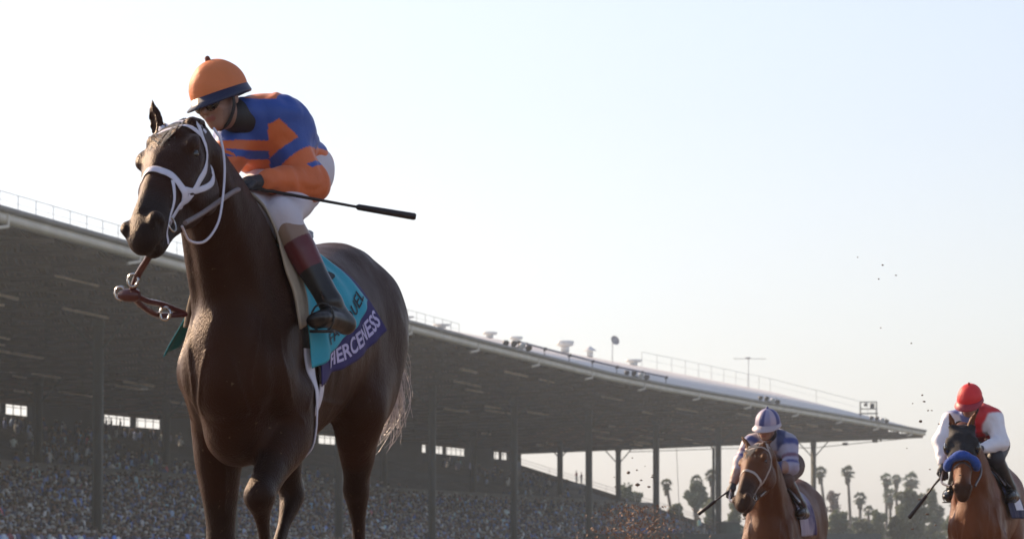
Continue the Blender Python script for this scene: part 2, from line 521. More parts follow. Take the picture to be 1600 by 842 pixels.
# roof: thin pitched sheet, ridge 23 m behind the eave
RW, RZ = 23.0, 26.0
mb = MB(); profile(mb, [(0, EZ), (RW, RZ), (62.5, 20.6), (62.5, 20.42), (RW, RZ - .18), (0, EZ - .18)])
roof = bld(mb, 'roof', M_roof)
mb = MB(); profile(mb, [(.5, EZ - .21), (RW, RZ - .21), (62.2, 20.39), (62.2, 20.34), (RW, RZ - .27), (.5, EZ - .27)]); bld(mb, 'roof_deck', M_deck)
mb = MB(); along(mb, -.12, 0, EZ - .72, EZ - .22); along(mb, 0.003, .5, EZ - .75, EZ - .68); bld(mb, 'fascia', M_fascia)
mb = MB(); along(mb, -.30, 0, EZ - .20, EZ + .10); bld(mb, 'gutter', M_edge)
for t in np.arange(12, TOT - 5, 27.0):
    mb = MB(); p = SP_(t, -.16, EZ - .3); q = SP_(t, -.16, EZ - .95); r = SP_(t + 1.2, .3, EZ - 1.15)
    mb.tube([p, q, r], .11, 6); bld(mb, 'downpipe_elbow', M_fascia)
# trusses: one part each
NT = 0
tt = np.arange(1.5, TOT, 9.0)
for t in tt:
    mb = MB()
    pts = np.array([SP_(t, W, zbot(W)) for W in np.linspace(.4, 62, 12)])
    for i in range(11): mb.beam(pts[i], pts[i + 1], .22, .30)
    Ws = np.linspace(.4, 62, 23)
    top = lambda W: (EZ - .5 + (RZ - EZ) * W / RW) if W < RW else RZ - .5 - (RZ - 20.6) * (W - RW) / 39.5
    for i in range(1, 22):
        a = SP_(t, Ws[i], float(zbot(Ws[i]))); b = SP_(t, Ws[i], top(Ws[i]) ); mb.beam(a, b, .12, .12)
        c = SP_(t, Ws[i + 1], top(Ws[i + 1]))
        if i < 22: mb.beam(a, c, .12, .12)
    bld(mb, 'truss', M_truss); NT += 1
for W in np.arange(3.2, 61, 3.4):
    mb = MB(); z = float(zbot(W)); along(mb, W - .09, W + .09, z + .16, z + .44); bld(mb, 'purlin', M_truss)
for W in np.arange(5, 60, 5.5):
    z = float((EZ + (RZ - EZ) * W / RW) if W < RW else RZ - (RZ - 20.6) * (W - RW) / 39.5) - .75
    mb = MB(); along(mb, W - .12, W + .12, z, z + .42); bld(mb, 'rafter_beam', M_deck)
# pale rods added under the trusses, painting broken streaks of light
pr = np.random.default_rng(9); M_streak = mat('streak_pale', (.80, .66, .56), .6, .3, .5, 0)
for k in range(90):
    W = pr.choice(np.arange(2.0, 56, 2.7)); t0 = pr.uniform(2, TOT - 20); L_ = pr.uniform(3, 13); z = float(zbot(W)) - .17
    mb = MB(); mb.tube([SP_(t, W, z) for t in np.linspace(t0, t0 + L_, 4)], pr.uniform(.07, .15), 5); bld(mb, 'light_streak', M_streak)
# hanging lamps and little boxes under the front bays
for t in np.arange(20, TOT - 4, 47.0):
    mb = MB(); p = SP_(t, 3.0, float(zbot(3)) - .1); mb.tube([p, p - np.array([0, 0, .7])], .04, 5); mb.tube([p - np.array([0, 0, .7]), p - np.array([0, 0, 1.1])], [.08, .22], 8)
    bld(mb, 'hanging_lamp', M_truss)
# end frame of the roof and its tie rods
mb = MB()
for i in range(12):
    a, b = np.linspace(0.3, 62, 13)[i], np.linspace(.3, 62, 13)[i + 1]
    mb.beam(SP_(-.2, a, float(zbot(a)) + .15), SP_(-.2, b, float(zbot(b)) + .15), .15, .75)
bld(mb, 'end_frame', M_deck)
mb = MB(); ztop = lambda W: (EZ - .3 + (RZ - EZ) * W / RW) if W < RW else RZ - .3 - (RZ - 20.6) * (W - RW) / 39.5
for i in range(1, 12):
    a, b = np.linspace(.3, 62, 13)[i], np.linspace(.3, 62, 13)[i + 1]
    P = [SP_(tq, w, zz) for tq in (-.16, -.06) for w, zz in ((a, float(zbot(a)) + .55), (b, float(zbot(b)) + .55), (b, ztop(b)), (a, ztop(a)))]
    mb.add(P, [(0, 1, 2, 3), (7, 6, 5, 4), (0, 4, 5, 1), (2, 6, 7, 3)])
bld(mb, 'gable_boards', mat('gable_boards', (.42, .27, .18), .8, .3, .6, 0, stretch=(1, 1, 8)))
mb = MB()
a = SP_(0, 1.5, 19.0); b = SP_(0, 16.8, 17.6); c = SP_(0, 30, 17.6); d = SP_(0, 45, 17.2)
mb.tube([a, b, c, d], .06, 5); mb.tube([SP_(0, 4, 18.95), SP_(0, 24, 18.2), SP_(0, 45, 17.6)], .05, 5)
for W in (7.5, 12): mb.box(SP_(0, W, 18.5 - (W - 7.5) * .085), (.8, .5, .4)); mb.tube([SP_(0, W, 18.5), SP_(0, W - 1, 19.3)], .05, 5)
bld(mb, 'tie_rod', M_truss)
def t_of_px(px, W, z):
    ts = np.linspace(0, TOT, 6000); P = SP_(ts, W, z); x = 800 + F * P[:, 0] / P[:, 1]
    return float(ts[np.abs(x - px).argmin()])
# columns in two rows
for W, off in ((16.8, 1.0), (45.0, 1.0)):
    k = 0
    for px_ in ((1271, 1199, 1122, 1025, 920, 803, 675, 530, 365, 153, -80, -380) if W < 20 else (966, 875, 740, 600, 430, 260, 60, -180)):
        t = t_of_px(px_, W, 10.0)
        p = SP_(t, W, 0); z1 = float(zbot(W)); z0 = float(max(zseat(W) - .5, 0)) if W > 20 else 0
        mb = MB()
        tx = SP_(t + .5, W, 0) - p; tx /= np.linalg.norm(tx); ny = np.array([-tx[1], tx[0], 0])
        w = .62
        mb.box(p + (0, 0, (z0 + z1) / 2), (w * .25, w, z1 - z0), (tx, ny, (0, 0, 1)))
        for s_ in (-1, 1): mb.box(p + ny * s_ * w / 2 + (0, 0, (z0 + z1) / 2), (w, .06, z1 - z0), (tx, ny, (0, 0, 1)))
        mb.box(p + (0, 0, z1 - .5), (w * 1.1, w * 1.3, .5), (tx, ny, (0, 0, 1)))
        for s_ in (-1, 1):
            mb.beam(p + (0, 0, z1 - 2.6), SP_(t, W + s_ * 2.4, float(zbot(W + s_ * 2.4))), .14, .14)
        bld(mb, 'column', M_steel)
# seating: stepped tiers
prof = [(13.0, 0.0), (13.0, 1.2)]
W = 13.0; z = 1.2
while W < 62:
    z2 = max(float(zseat(W)), 1.2); 
    prof.append((W, z2)); prof.append((W + .85, z2)); W += .85
prof += [(62.0, 0.0)]
mb = MB(); T = np.unique(np.concatenate([[0, TOT], TS]))
rows = np.stack([SP_(T, W, z) for W, z in prof], 1); mb.sweep(rows, None, closed=False)
for tq in (0, TOT):
    Pq = [SP_(tq, W, z) for W, z in prof]
    for i in range(1, len(prof) - 2): pass
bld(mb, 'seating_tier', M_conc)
# end wall following the rake, aisle parapet, back wall with openings
mb = MB()
Wl = np.linspace(13, 62, 12)
for i in range(11):
    a, b = Wl[i], Wl[i + 1]; za, zb = max(float(zseat(a)), 1.2) + .7, max(float(zseat(b)), 1.2) + .7
    P = [SP_(tq, w, zz) for tq in (-.4, -.003) for w, zz in ((a, -.5), (b, -.5), (b, zb), (a, za))]
    mb.add(P, [(0, 1, 2, 3), (7, 6, 5, 4), (3, 2, 6, 7)])
bld(mb, 'end_wall', M_conc)
mb = MB()
for i in range(11):
    a, b = Wl[i], Wl[i + 1]; za, zb = max(float(zseat(a)), 1.2), max(float(zseat(b)), 1.2)
    for h in (1.15, 1.6): mb.tube([SP_(-.2, a, za + h), SP_(-.2, b, zb + h)], .03, 4)
    mb.tube([SP_(-.2, a, za + .6), SP_(-.2, a, za + 1.6)], .03, 4)
bld(mb, 'end_railing', M_rail)
mb = MB(); along(mb, 40.5, 40.72, float(zseat(40.5)) - .2, float(zseat(40.5)) + 1.5); bld(mb, 'aisle_parapet', mat('pale_parapet', (.20, .19, .18), .8, .2, .2, 0))
mb = MB(); along(mb, 52.0, 52.15, float(zseat(52)) - .2, float(zseat(52)) + .9); bld(mb, 'upper_parapet', M_wall)
ZW0, ZW1 = 15.9, 16.95      # opening strip in the back wall
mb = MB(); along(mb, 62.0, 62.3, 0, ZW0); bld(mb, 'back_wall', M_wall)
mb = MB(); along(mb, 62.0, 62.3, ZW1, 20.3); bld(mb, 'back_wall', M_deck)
# which stretches of the strip are open, by photo x of their ends
opens = [(-420, -360), (-350, -300), (-250, -190), (-180, -130), (-70, 3), (9, 46), (160, 207), (213, 253), (420, 455), (498, 536), (543, 552), (659, 668), (681, 694), (697, 728), (771, 782), (784, 794)]
cuts = sorted([(t_of_px(b, 62, 16.4), t_of_px(a, 62, 16.4)) for a, b in opens])
cur = 0.0; mb = MB()
for a, b in cuts:
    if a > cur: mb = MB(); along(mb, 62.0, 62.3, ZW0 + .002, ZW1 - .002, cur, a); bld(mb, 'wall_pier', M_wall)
    cur = b
    if True:
        f = MB(); 
        for q in np.arange(a, b, 2.4): f.beam(SP_(q, 62.1, ZW0), SP_(q, 62.1, ZW1), .09, .09)
        along(f, 62.05, 62.13, ZW1 - .3, ZW1 - .24, a, b)
        bld(f, 'window_frame', M_wall)
mb = MB(); along(mb, 62.0, 62.3, ZW0 + .002, ZW1 - .002, cur, TOT); bld(mb, 'wall_pier', M_wall)
# dark boxes / booths high at the back between the openings
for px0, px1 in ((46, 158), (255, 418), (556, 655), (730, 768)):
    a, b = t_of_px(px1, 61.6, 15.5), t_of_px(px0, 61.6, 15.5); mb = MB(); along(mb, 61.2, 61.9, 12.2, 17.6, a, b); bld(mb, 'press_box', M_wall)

# ---- things on the roof
def rail_line(name, pts, h, nseg, r, label, group=None):
    P = np.array(pts, float); L = np.concatenate([[0], np.cumsum(np.linalg.norm(np.diff(P, axis=0), axis=1))])
    q = np.linspace(0, L[-1], nseg + 1); Q = np.stack([np.interp(q, L, P[:, i]) for i in range(3)], 1)
    e = empty(name, tuple(Q[0])); tag(e, label, 'railing', group); b = Q[0]
    mb = MB(); mb.tube(Q + (0, 0, h), r, 5); mb.tube(Q + (0, 0, h * .5), r * .5, 4); mb.build('top_rail', M_rail, e, base=b)
    mb = MB()
    for k, p in enumerate(Q):
        mb = MB(); mb.tube([p, p + (0, 0, h)], r * 1.1, 5); mb.build('post', M_rail, e, base=b)
    return e
tA, tB = t_of_px(-60, 0, EZ), t_of_px(720, 0, EZ)
Tq = np.linspace(tA, tB, 40)
rail_line('railing', [SP_(t, .15, EZ + .05) for t in Tq], .95, 40, .022, 'thin grey railing along the near roof edge, behind the dark bay horse')
ridge0, ridge1 = t_of_px(1003, RW, RZ), 0.0
pts = [SP_(t, RW, RZ) for t in np.linspace(ridge0, .5, 10)] + [SP_(.3, W, EZ + (RZ - EZ) * W / RW) for W in np.linspace(RW - 2, 8.5, 6)]
rail_line('railing', pts, 1.9, 12, .03, 'thin grey railing over the far end of the pale roof, beside the antenna')
def roof_pt(px, W):
    z = EZ + (RZ - EZ) * W / RW; return SP_(t_of_px(px, W, z), W, z)
def px_of(p): return 800 + F * p[0] / p[1], 880 - F * (p[2] - CAMZ) / p[1]
vents = [(634, 1.6, .5, 'square pale roof vent nearest to the dark bay horse'), (690, 1.8, .5, 'second roof vent behind the railing, low and pale'), (765, 1.6, .75, 'low pale roof vent between railing end and floodlight cluster'),
         (806, 1.5, .8, 'low pale roof vent just above the nearer floodlight cluster'), (883, 2.0, 1.5, 'tall flared white roof vent on the ridge'),
         (922, 1.5, 1.0, 'pointed grey roof vent just left of the dish'), (990, 2.0, .8, 'flat white roof vent at the start of the far railing')]
for px, w, h, lb in vents:
    p = roof_pt(px, RW - .5); s = 6400 / p[1]; 
    e = tag(empty('roof_vent', tuple(p)), lb, 'roof vent', 'vents along the grandstand ridge')
    mb = MB(); mb.box((0, 0, h * .35), (w * .5, w * .5, h * .7)); mb.build('base', M_white, e)
    mb = MB()
    if 'pointed' in lb: mb.tube([(0, 0, h * .8), (0, 0, h * 1.35)], [w * .62, .1], 8)
    else: mb.tube([(0, 0, h * .5), (0, 0, h * .6), (0, 0, h * .9), (0, 0, h * .95)], [w * .42, w * .52, w * .56, w * .4], 10)
    mb.build('hood', M_white, e, smooth=False)
# dish
p = roof_pt(957, RW - 2)
e = tag(empty('satellite_dish', tuple(p)), 'small round grey satellite dish standing on the roof ridge', 'dish')
mb = MB(); mb.tube([(0, 0, -.3), (0, 0, 2.6)], .06, 6); mb.build('mast', M_rail, e)
mb = MB(); c = np.array([.35, 0, 2.75]); ax = unit((.5, -.8, .35)); mb.tube([c, c - ax * .12, c - ax * .2], [.62, .45, .05], 16, caps=False); mb.tube([c - ax * .1, c + ax * .5], .03, 5); mb.build('reflector', mat('dish_grey', (.35, .35, .36), .5), e, smooth=True)
# antenna
p = roof_pt(1170, RW - 1)
e = tag(empty('antenna', tuple(p)), 'tall thin television antenna with a horizontal boom on the far roof', 'antenna')
mb = MB(); mb.tube([(0, 0, -.3), (0, 0, 4.4)], .055, 6); mb.build('mast', M_rail, e)
mb = MB(); mb.tube([(-2.2, 0, 4.15), (2.6, .4, 4.15)], .045, 5)
for q in np.linspace(-2, 2.4, 9): mb.tube([(q, -.9, 4.15), (q, .9, 4.15)], .02, 4)
mb.box((-.1, 0, 4.25), (.8, .2, .2)); mb.build('boom', M_rail, e)
# camera cage near the far tip of the roof
p = roof_pt(1357, 4.5) + (0, 0, .3)
e = tag(empty('camera_cage', tuple(p)), 'open steel camera cage standing near the far tip of the roof', 'platform')
mb = MB()
for sx in (-1, 1):
    for sy in (-1, 1): mb.tube([(sx * 1.15, sy * .8, -.4), (sx * 1.15, sy * .8, 2.0)], .05, 5)
for z in (1.0, 2.0):
    mb.tube([(-1.15, -.8, z), (1.15, -.8, z), (1.15, .8, z), (-1.15, .8, z), (-1.15, -.8, z)], .045, 5)
mb.box((0, 0, .35), (2.6, 1.8, .12)); mb.build('frame', M_dark, e)
mb = MB(); mb.box((-.4, 0, 1.6), (.45, .5, .4)); mb.build('camera_box', M_dark, e)
mb = MB(); mb.box((.55, 0, 1.45), (.6, .5, .7)); mb.build('camera_box', M_dark, e)
# long blue conduit on brackets
a, b = t_of_px(812, .5, EZ + .5), t_of_px(1042, .5, EZ + .5)
ce = tag(empty('conduit', tuple(SP_(a, .6, EZ + .9))), 'long dark blue pipe carried on brackets above the eave', 'pipe'); cb = np.array(ce.location)
mb = MB(); mb.tube([SP_(t, .6, EZ + .95) for t in np.linspace(b, a, 14)], .10, 6); mb.build('pipe', M_bluepipe, ce, base=cb)
for t in np.linspace(b, a, 7):
    mb = MB(); mb.beam(SP_(t, .6, EZ), SP_(t, .6, EZ + .95), .08, .08); mb.box(SP_(t, .55, EZ + .9), (.35, .35, .3)); mb.build('bracket', M_dark, ce, base=cb)
# floodlight clusters on the eave
for px, lb in ((806, 'cluster of small floodlights on the eave where the blue pipe starts'), (993, 'cluster of small floodlights on the eave below the blue pipe end'), (1200, 'cluster of small floodlights on the eave above the striped jockey'), (1372, 'cluster of small floodlights on the eave below the camera cage')):
    p = SP_(t_of_px(px, -.3, EZ), -.35, EZ + .1)
    e = tag(empty('floodlight_cluster', tuple(p)), lb, 'floodlights', 'floodlight clusters on the roof edge')
    for k, (dx, dz) in enumerate(((-1.1, .55), (-.35, .5), (.4, .3), (1.0, .1))):
        c = np.array([dx, -.1, dz]); d = unit((.4, -.6, -.5))
        mb = MB(); mb.tube([c, c + d * .35, c + d * .38], [.16, .34, .30], 8); l = mb.build('lamp_head', M_dark if k != 2 else M_white, e)
    mb = MB(); mb.beam((-1.4, 0, .1), (1.3, 0, -.05), .1, .1)
    for dx in (-1.1, -.35, .4, 1.0): mb.beam((dx, 0, 0), (dx, -.05, .5), .06, .06)
    mb.build('mounting_bar', M_dark, e)

# ---- gooseneck pole, hanging cable, booth, fence beyond
p = np.array(at(1115.5, 880, 560)); 
e = tag(empty('light_pole', (p[0], p[1], gz(0, 560))), 'thin steel pole with a long arm bent over to the left beside a green column', 'pole')
h = .4 + (880 - 700) * 560 / F; k = 560 / F
mb = MB(); mb.tube([(0, 0, 0), (0, 0, h)], .2, 8); mb.build('shaft', M_steel, e, smooth=True)
mb = MB(); mb.tube(catmull([(0, 0, h - .3), (-4 * k, 0, h + 2 * k), (-12 * k, 0, h + 4.5 * k), (-60 * k, 0, h + 4 * k), (-110 * k, 0, h + 1 * k)], 5), .09, 6); mb.build('arm', M_steel, e, smooth=True)
mb = MB(); mb.tube(catmull([(0, 0, h), (2 * k, 0, h + 4 * k), (5 * k, 0, h + 5 * k), (8 * k, 0, h + 5 * k)], 4), .09, 6); mb.build('arm', M_steel, e, smooth=True)
q = np.array(at(1057, 700, 600)); q2 = np.array(at(1062, 812, 600))
mb = MB(); mb.tube([q - q2, (0, 0, 0)], .045, 4); o = mb.build('cable', M_rail, None); o.location = tuple(q2); tag(o, 'thin cable hanging from the end of the roof between two columns', 'cable')
e = tag(empty('booth', tuple(np.array(at(1139, 880, 500)) * (1, 1, 0))), 'dark green boxy booth just right of the column behind the middle jockey', 'booth')
mb = MB(); hh = .4 + (880 - 816) * 500 / F; mb.box((0, 0, hh / 2), (2.6, 2.5, hh)); mb.build('wall', mat('booth_green', (.03, .06, .045), .6), e)
mb = MB(); mb.box((0, 0, hh + .06), (2.9, 2.8, .12)); mb.build('roof', M_edge, e)
e = tag(empty('fence', tuple(np.array(at(1090, 880, 470)) * (1, 1, 0))), 'long low dark green fence standing beyond the far end of the stand', 'fence')
hf = .4 + (880 - 833) * 470 / F
mb = MB(); mb.box((4, 0, hf * .5 + .2), (34, .08, hf - .4)); mb.build('panel', mat('fence_green', (.04, .055, .05), .7), e)
for x in np.arange(-13, 21.1, 3.4):
    mb = MB(); mb.box((x, .09, hf / 2), (.12, .1, hf + .1)); mb.build('post', M_steel, e)

# ------------------------------------------------------------------ haze
hb = MB(); hb.box((0, 560, 44), (1300, 1260, 92))
hz = hb.build('haze', None); hz['kind'] = 'stuff'
hm = bpy.data.materials.new('haze_air'); hm.use_nodes = True; nn = hm.node_tree.nodes; nn.remove(nn['Principled BSDF'])
vol = nn.new('ShaderNodeVolumePrincipled'); vol.inputs['Color'].default_value = (.84, .93, 1, 1); vol.inputs['Density'].default_value = .00025
vol.inputs['Anisotropy'].default_value = .6
hm.node_tree.links.new(vol.outputs[0], nn['Material Output'].inputs['Volume']); hz.data.materials.append(hm)
hm.cycles.homogeneous_volume = True
# ------------------------------------------------------------------ trees far behind
M_leaf = mat('tree_leaves', (.085, .125, .065), .7, .35, .25, 0, alt=(.14, .165, .09), trans=.25)
M_leaf2 = mat('tree_leaves_blue', (.09, .125, .09), .7, .3, .2, 0, alt=(.135, .165, .11), trans=.25)
M_dry = mat('bare_twigs', (.16, .12, .11), .8, .3, .3, 0)
M_bark = mat('bark', (.13, .105, .085), .9, .3, 1, 0)
M_palm = mat('palm_fronds', (.10, .12, .075), .65, .3, .4, 0, trans=.2)
M_skirt = mat('dead_palm_skirt', (.14, .11, .075), .9, .3, .6, 0)

def leafquads(cs, size, rng, squash=.8):
    """one small folded leaf clump per centre"""
    n = len(cs)
    a = rng.normal(size=(n, 3)); a /= np.linalg.norm(a, axis=1)[:, None]
    b = rng.normal(size=(n, 3)); b -= a * (a * b).sum(1)[:, None]; b /= np.linalg.norm(b, axis=1)[:, None]
    s = size * rng.uniform(.5, 1.3, n)[:, None]
    V = np.stack([cs - a * s, cs - b * s * .6, cs + a * s, cs + b * s * .6], 1).reshape(-1, 3)
    return V, np.arange(4 * n).reshape(n, 4)

def crown_points(blobs, dens, rng):
    out = []
    for (x, y, z, r, rz) in blobs:
        n = int(dens * r * r * 3)
        d = rng.normal(size=(n, 3)); d /= np.linalg.norm(d, axis=1)[:, None]
        rad = rng.uniform(.35, 1, n) ** .6
        P = d * rad[:, None] * (r, r, rz)
        P *= 1 + .28 * vnoise(d * 2.3 + x)[:, None]
        keep = vnoise(P * .9 + 7.3 + z) > -.30
        out.append((P + (x, y, z))[keep])
    return np.concatenate(out)

def broad_tree(px, ptop, wpx, pbot, Y, label, cat='tree', m=M_leaf, group='trees beyond the grandstand', blobs=8, dens=44, leaf=.34, tall=False, name='broadleaf_tree'):
    rng = np.random.default_rng(int(px * 7 + Y))
    k = Y / F; x0 = (px - 800) * k; zt = CAMZ + (880 - ptop) * k; zb = CAMZ + (880 - pbot) * k; w = wpx * k
    e = tag(empty(name, (x0, Y, 0)), label, cat, group)
    H = zt; cz = (zt + zb) / 2; hh = (zt - zb) / 2
    B = []
    blobs = int(blobs * 2.2); wpx *= 1.12
    for i in range(blobs):
        t = (i + .5) / blobs
        z = zb + (zt - zb) * (.12 + .76 * t); wr = w / 2 * (1 - .55 * t ** 1.6) * (.75 if tall else 1)
        a = rng.uniform(0, 6.28); rr = wr * rng.uniform(.1, .85)
        r = max(wr * rng.uniform(.26, .5), hh * .12, .8)
        B.append((rr * math.cos(a), rr * math.sin(a) * .8, z, r, min(r * .8, hh * .4)))
    mb = MB(); P = crown_points(B, dens * 1.25, rng); P = P[(P[:, 2] < zt + .3)]
    V, Q = leafquads(P, leaf, rng); mesh_np('crown', V, Q, m, e)
    mb = MB(); r0 = max(.12 + H * .013, .15)
    mb.tube(catmull([(0, 0, -.3), (rng.uniform(-.3, .3), 0, zb * .6), (rng.uniform(-.6, .6), 0, zb + hh * .8)], 4), list(np.linspace(r0, r0 * .45, 9)), 7)
    for b in B[::2]: mb.tube(catmull([(0, 0, zb * .7), (b[0] * .4, b[1] * .4, (zb + b[2]) / 2), (b[0], b[1], b[2])], 3), list(np.linspace(r0 * .45, .06, 7)), 5)
    mb.build('trunk', M_bark, e)
    return e

def palm(px, ptop, rpx, Y, label, pbase=None, skirt=True, group='tall palms beyond the grandstand', n=46, lean=0.0, m=None):
    rng = np.random.default_rng(int(px * 13 + Y))
    k = Y / F; R = rpx * k; x0 = (px - 800) * k; zc = CAMZ + (880 - ptop) * k - R * .95
    xb = x0 if pbase is None else (pbase - 800) * k
    e = tag(empty('palm_tree', (xb, Y, 0)), label, 'palm tree', group); dx = x0 - xb
    mb = MB(); mb.tube(catmull([(0, 0, -.3), (dx * .35, 0, zc * .5), (dx * .8, 0, zc * .85), (dx, 0, zc)], 5), list(np.linspace(.36, .22, 16)), 7); mb.build('trunk', M_bark, e)
    V = []; Q = []
    for i in range(n):
        az = rng.uniform(0, 6.28); el = rng.uniform(-.75, 1.35); L = R * rng.uniform(.85, 1.12)
        d = np.array([math.cos(az) * math.cos(el), math.sin(az) * math.cos(el), math.sin(el)])
        s_ = unit(np.cross(d, (0, 0, 1.01)))
        pts = [d * L * t - np.array([0, 0, 1]) * L * .33 * t * t for t in np.linspace(0, 1, 5)]
        # petiole then a fan of leaflets
        for j, a in enumerate(np.linspace(-1.15, 1.15, 9)):
            root = pts[2] * .95; tipd = unit(d * math.cos(a) + s_ * math.sin(a)); tip = root + tipd * L * .52 - np.array([0, 0, L * (.14 + .12 * abs(a))])
            sd = unit(np.cross(tipd, d + .01)) if abs(a) > .05 else s_
            wv = unit(s_ * math.cos(a) - d * math.sin(a)) * L * .055
            b0 = len(V); V += [root, root + (tip - root) * .55 + wv, tip, root + (tip - root) * .55 - wv]; Q.append((b0, b0 + 1, b0 + 2, b0 + 3))
        b0 = len(V); V += [pts[0], pts[2] + s_ * .05, pts[2], pts[0] + s_ * .05]; Q.append((b0, b0 + 1, b0 + 2, b0 + 3))
    mesh_np('crown', np.array(V) + (dx, 0, zc), np.array(Q), m or M_palm, e)
    if skirt:
        c = []; nn_ = 220
        a = rng.uniform(0, 6.28, nn_); z = rng.uniform(-1.5 * R, -.1 * R, nn_); rr = R * (.42 + .25 * z / (1.5 * R)) * rng.uniform(.5, 1, nn_)
        V, Q = leafquads(np.stack([rr * np.cos(a), rr * np.sin(a), z], 1) + (dx, 0, zc), .3, rng); mesh_np('dead_skirt', V, Q, M_skirt, e)
    return e

palm(1041, 744, 12, 720, 'slim leaning palm just right of a grandstand column, left of the bent-arm pole', pbase=1056)
palm(1089, 738, 13, 700, 'palm with a shaggy top rising from the tree clump left of the bent-arm pole')
palm(1112, 729, 13, 690, 'tallest shaggy palm, crossing behind the bent-arm pole')
palm(1029, 792, 15, 640, 'short palm with spread fronds at the foot of the column where the stand ends', skirt=False)
palm(1324, 723, 14, 760, 'lone tall palm standing clear between the two far horses', pbase=1329)
palm(1281, 724, 13, 770, 'tall palm just right of the last column, its top beside the column', pbase=1293)
palm(1343, 765, 13, 740, 'shorter palm right of the lone tall palm', skirt=True)
palm(1356, 786, 11, 735, 'lowest palm above the low trees, fronds spread wide', skirt=False)
palm(1384, 735, 13, 790, 'left palm of the close trio of tall palms', m=M_leaf2)
palm(1400, 738, 11, 800, 'slim middle palm of the close trio of tall palms', m=M_leaf2)
palm(1390, 758, 15, 780, 'lower bushy palm under the close trio of tall palms', m=M_leaf2)
palm(1422, 732, 17, 790, 'widest palm of the trio, standing over the large tree', m=M_leaf2)
palm(1271, 770, 10, 770, 'palm half hidden behind the last column of the stand', skirt=False)
broad_tree(978, 752, 34, 800, 660, 'tall loose eucalyptus just right of the brownish column', m=M_leaf2, dens=30, tall=True, name='eucalyptus_tree')
broad_tree(991, 768, 24, 802, 665, 'lower eucalyptus leaning beside the taller one by the brownish column', m=M_leaf2, dens=26, name='eucalyptus_tree')
broad_tree(1056, 785, 32, 838, 650, 'round grey green bush-like tree beyond the end of the seating rake', blobs=7)
broad_tree(1086, 752, 42, 796, 690, 'dense tree clump under the shaggy palms left of the bent-arm pole', m=M_leaf2, blobs=9)
broad_tree(1110, 775, 34, 850, 670, 'tall drooping tree directly behind the bent-arm pole', blobs=9)
broad_tree(1146, 775, 40, 870, 680, 'tree mass between the green column and the middle horse', blobs=9)
broad_tree(1072, 822, 40, 872, 640, 'low tree behind the dark green fence', blobs=6)
broad_tree(1238, 728, 26, 790, 740, 'tree crown peeping out right of the striped jockey', m=M_leaf2, blobs=7)
broad_tree(1303, 762, 28, 806, 700, 'sparse pinkish half-bare tree right of the last column', m=M_dry, dens=14, leaf=.3, blobs=8)
broad_tree(1278, 788, 26, 835, 690, 'sparse tree at the rump of the middle horse', m=M_dry, dens=16, leaf=.32, blobs=7)
broad_tree(1312, 790, 60, 875, 640, 'broad olive tree under the lone tall palm', blobs=11)
broad_tree(1347, 806, 62, 880, 620, 'low wide tree in front of the shorter palms', m=M_leaf2, blobs=11)
broad_tree(1372, 790, 46, 875, 650, 'dark tree left of the large pale green tree', blobs=9)
broad_tree(1424, 752, 92, 885, 610, 'large pale green tree left of the horse with the blue noseband', blobs=18, dens=30)
broad_tree(1404, 800, 60, 892, 560, 'yellowish green tree low in front of the large one', m=mat('yellow_green_leaves', (.11, .12, .04), .7, .3, .3, 0, trans=.25), blobs=9)
broad_tree(1458, 752, 44, 870, 640, 'tree just left of the red capped jockey', m=M_leaf2, blobs=9)
broad_tree(1490, 772, 60, 880, 630, 'tree behind the horse with the blue noseband', blobs=9)
broad_tree(1560, 765, 90, 885, 650, 'wide tree behind the hindquarters of the rightmost horse', m=M_leaf2, blobs=11)
broad_tree(1280, 832, 50, 890, 560, 'low shrubby tree at the frame bottom right of the middle horse', blobs=8)
broad_tree(1335, 838, 60, 895, 560, 'low shrub-like tree at the bottom under the lone tall palm', m=M_leaf2, blobs=8)

for k, px in enumerate(range(1282, 1500, 24)):
    broad_tree(px, 793 + (k * 37) % 17, 44, 892, 810 + k, 'low hazy tree in the dense row standing behind the palms', m=M_leaf2, group='dense row of low trees behind the palms', blobs=7, dens=34, leaf=.45)
for k, px in enumerate((1060, 1098, 1136)):
    broad_tree(px, 806 + (k * 5) % 9, 40, 892, 800 + k, 'low hazy tree seen under the roof beyond the green fence', group='low trees beyond the green fence', blobs=6, dens=34, leaf=.45)
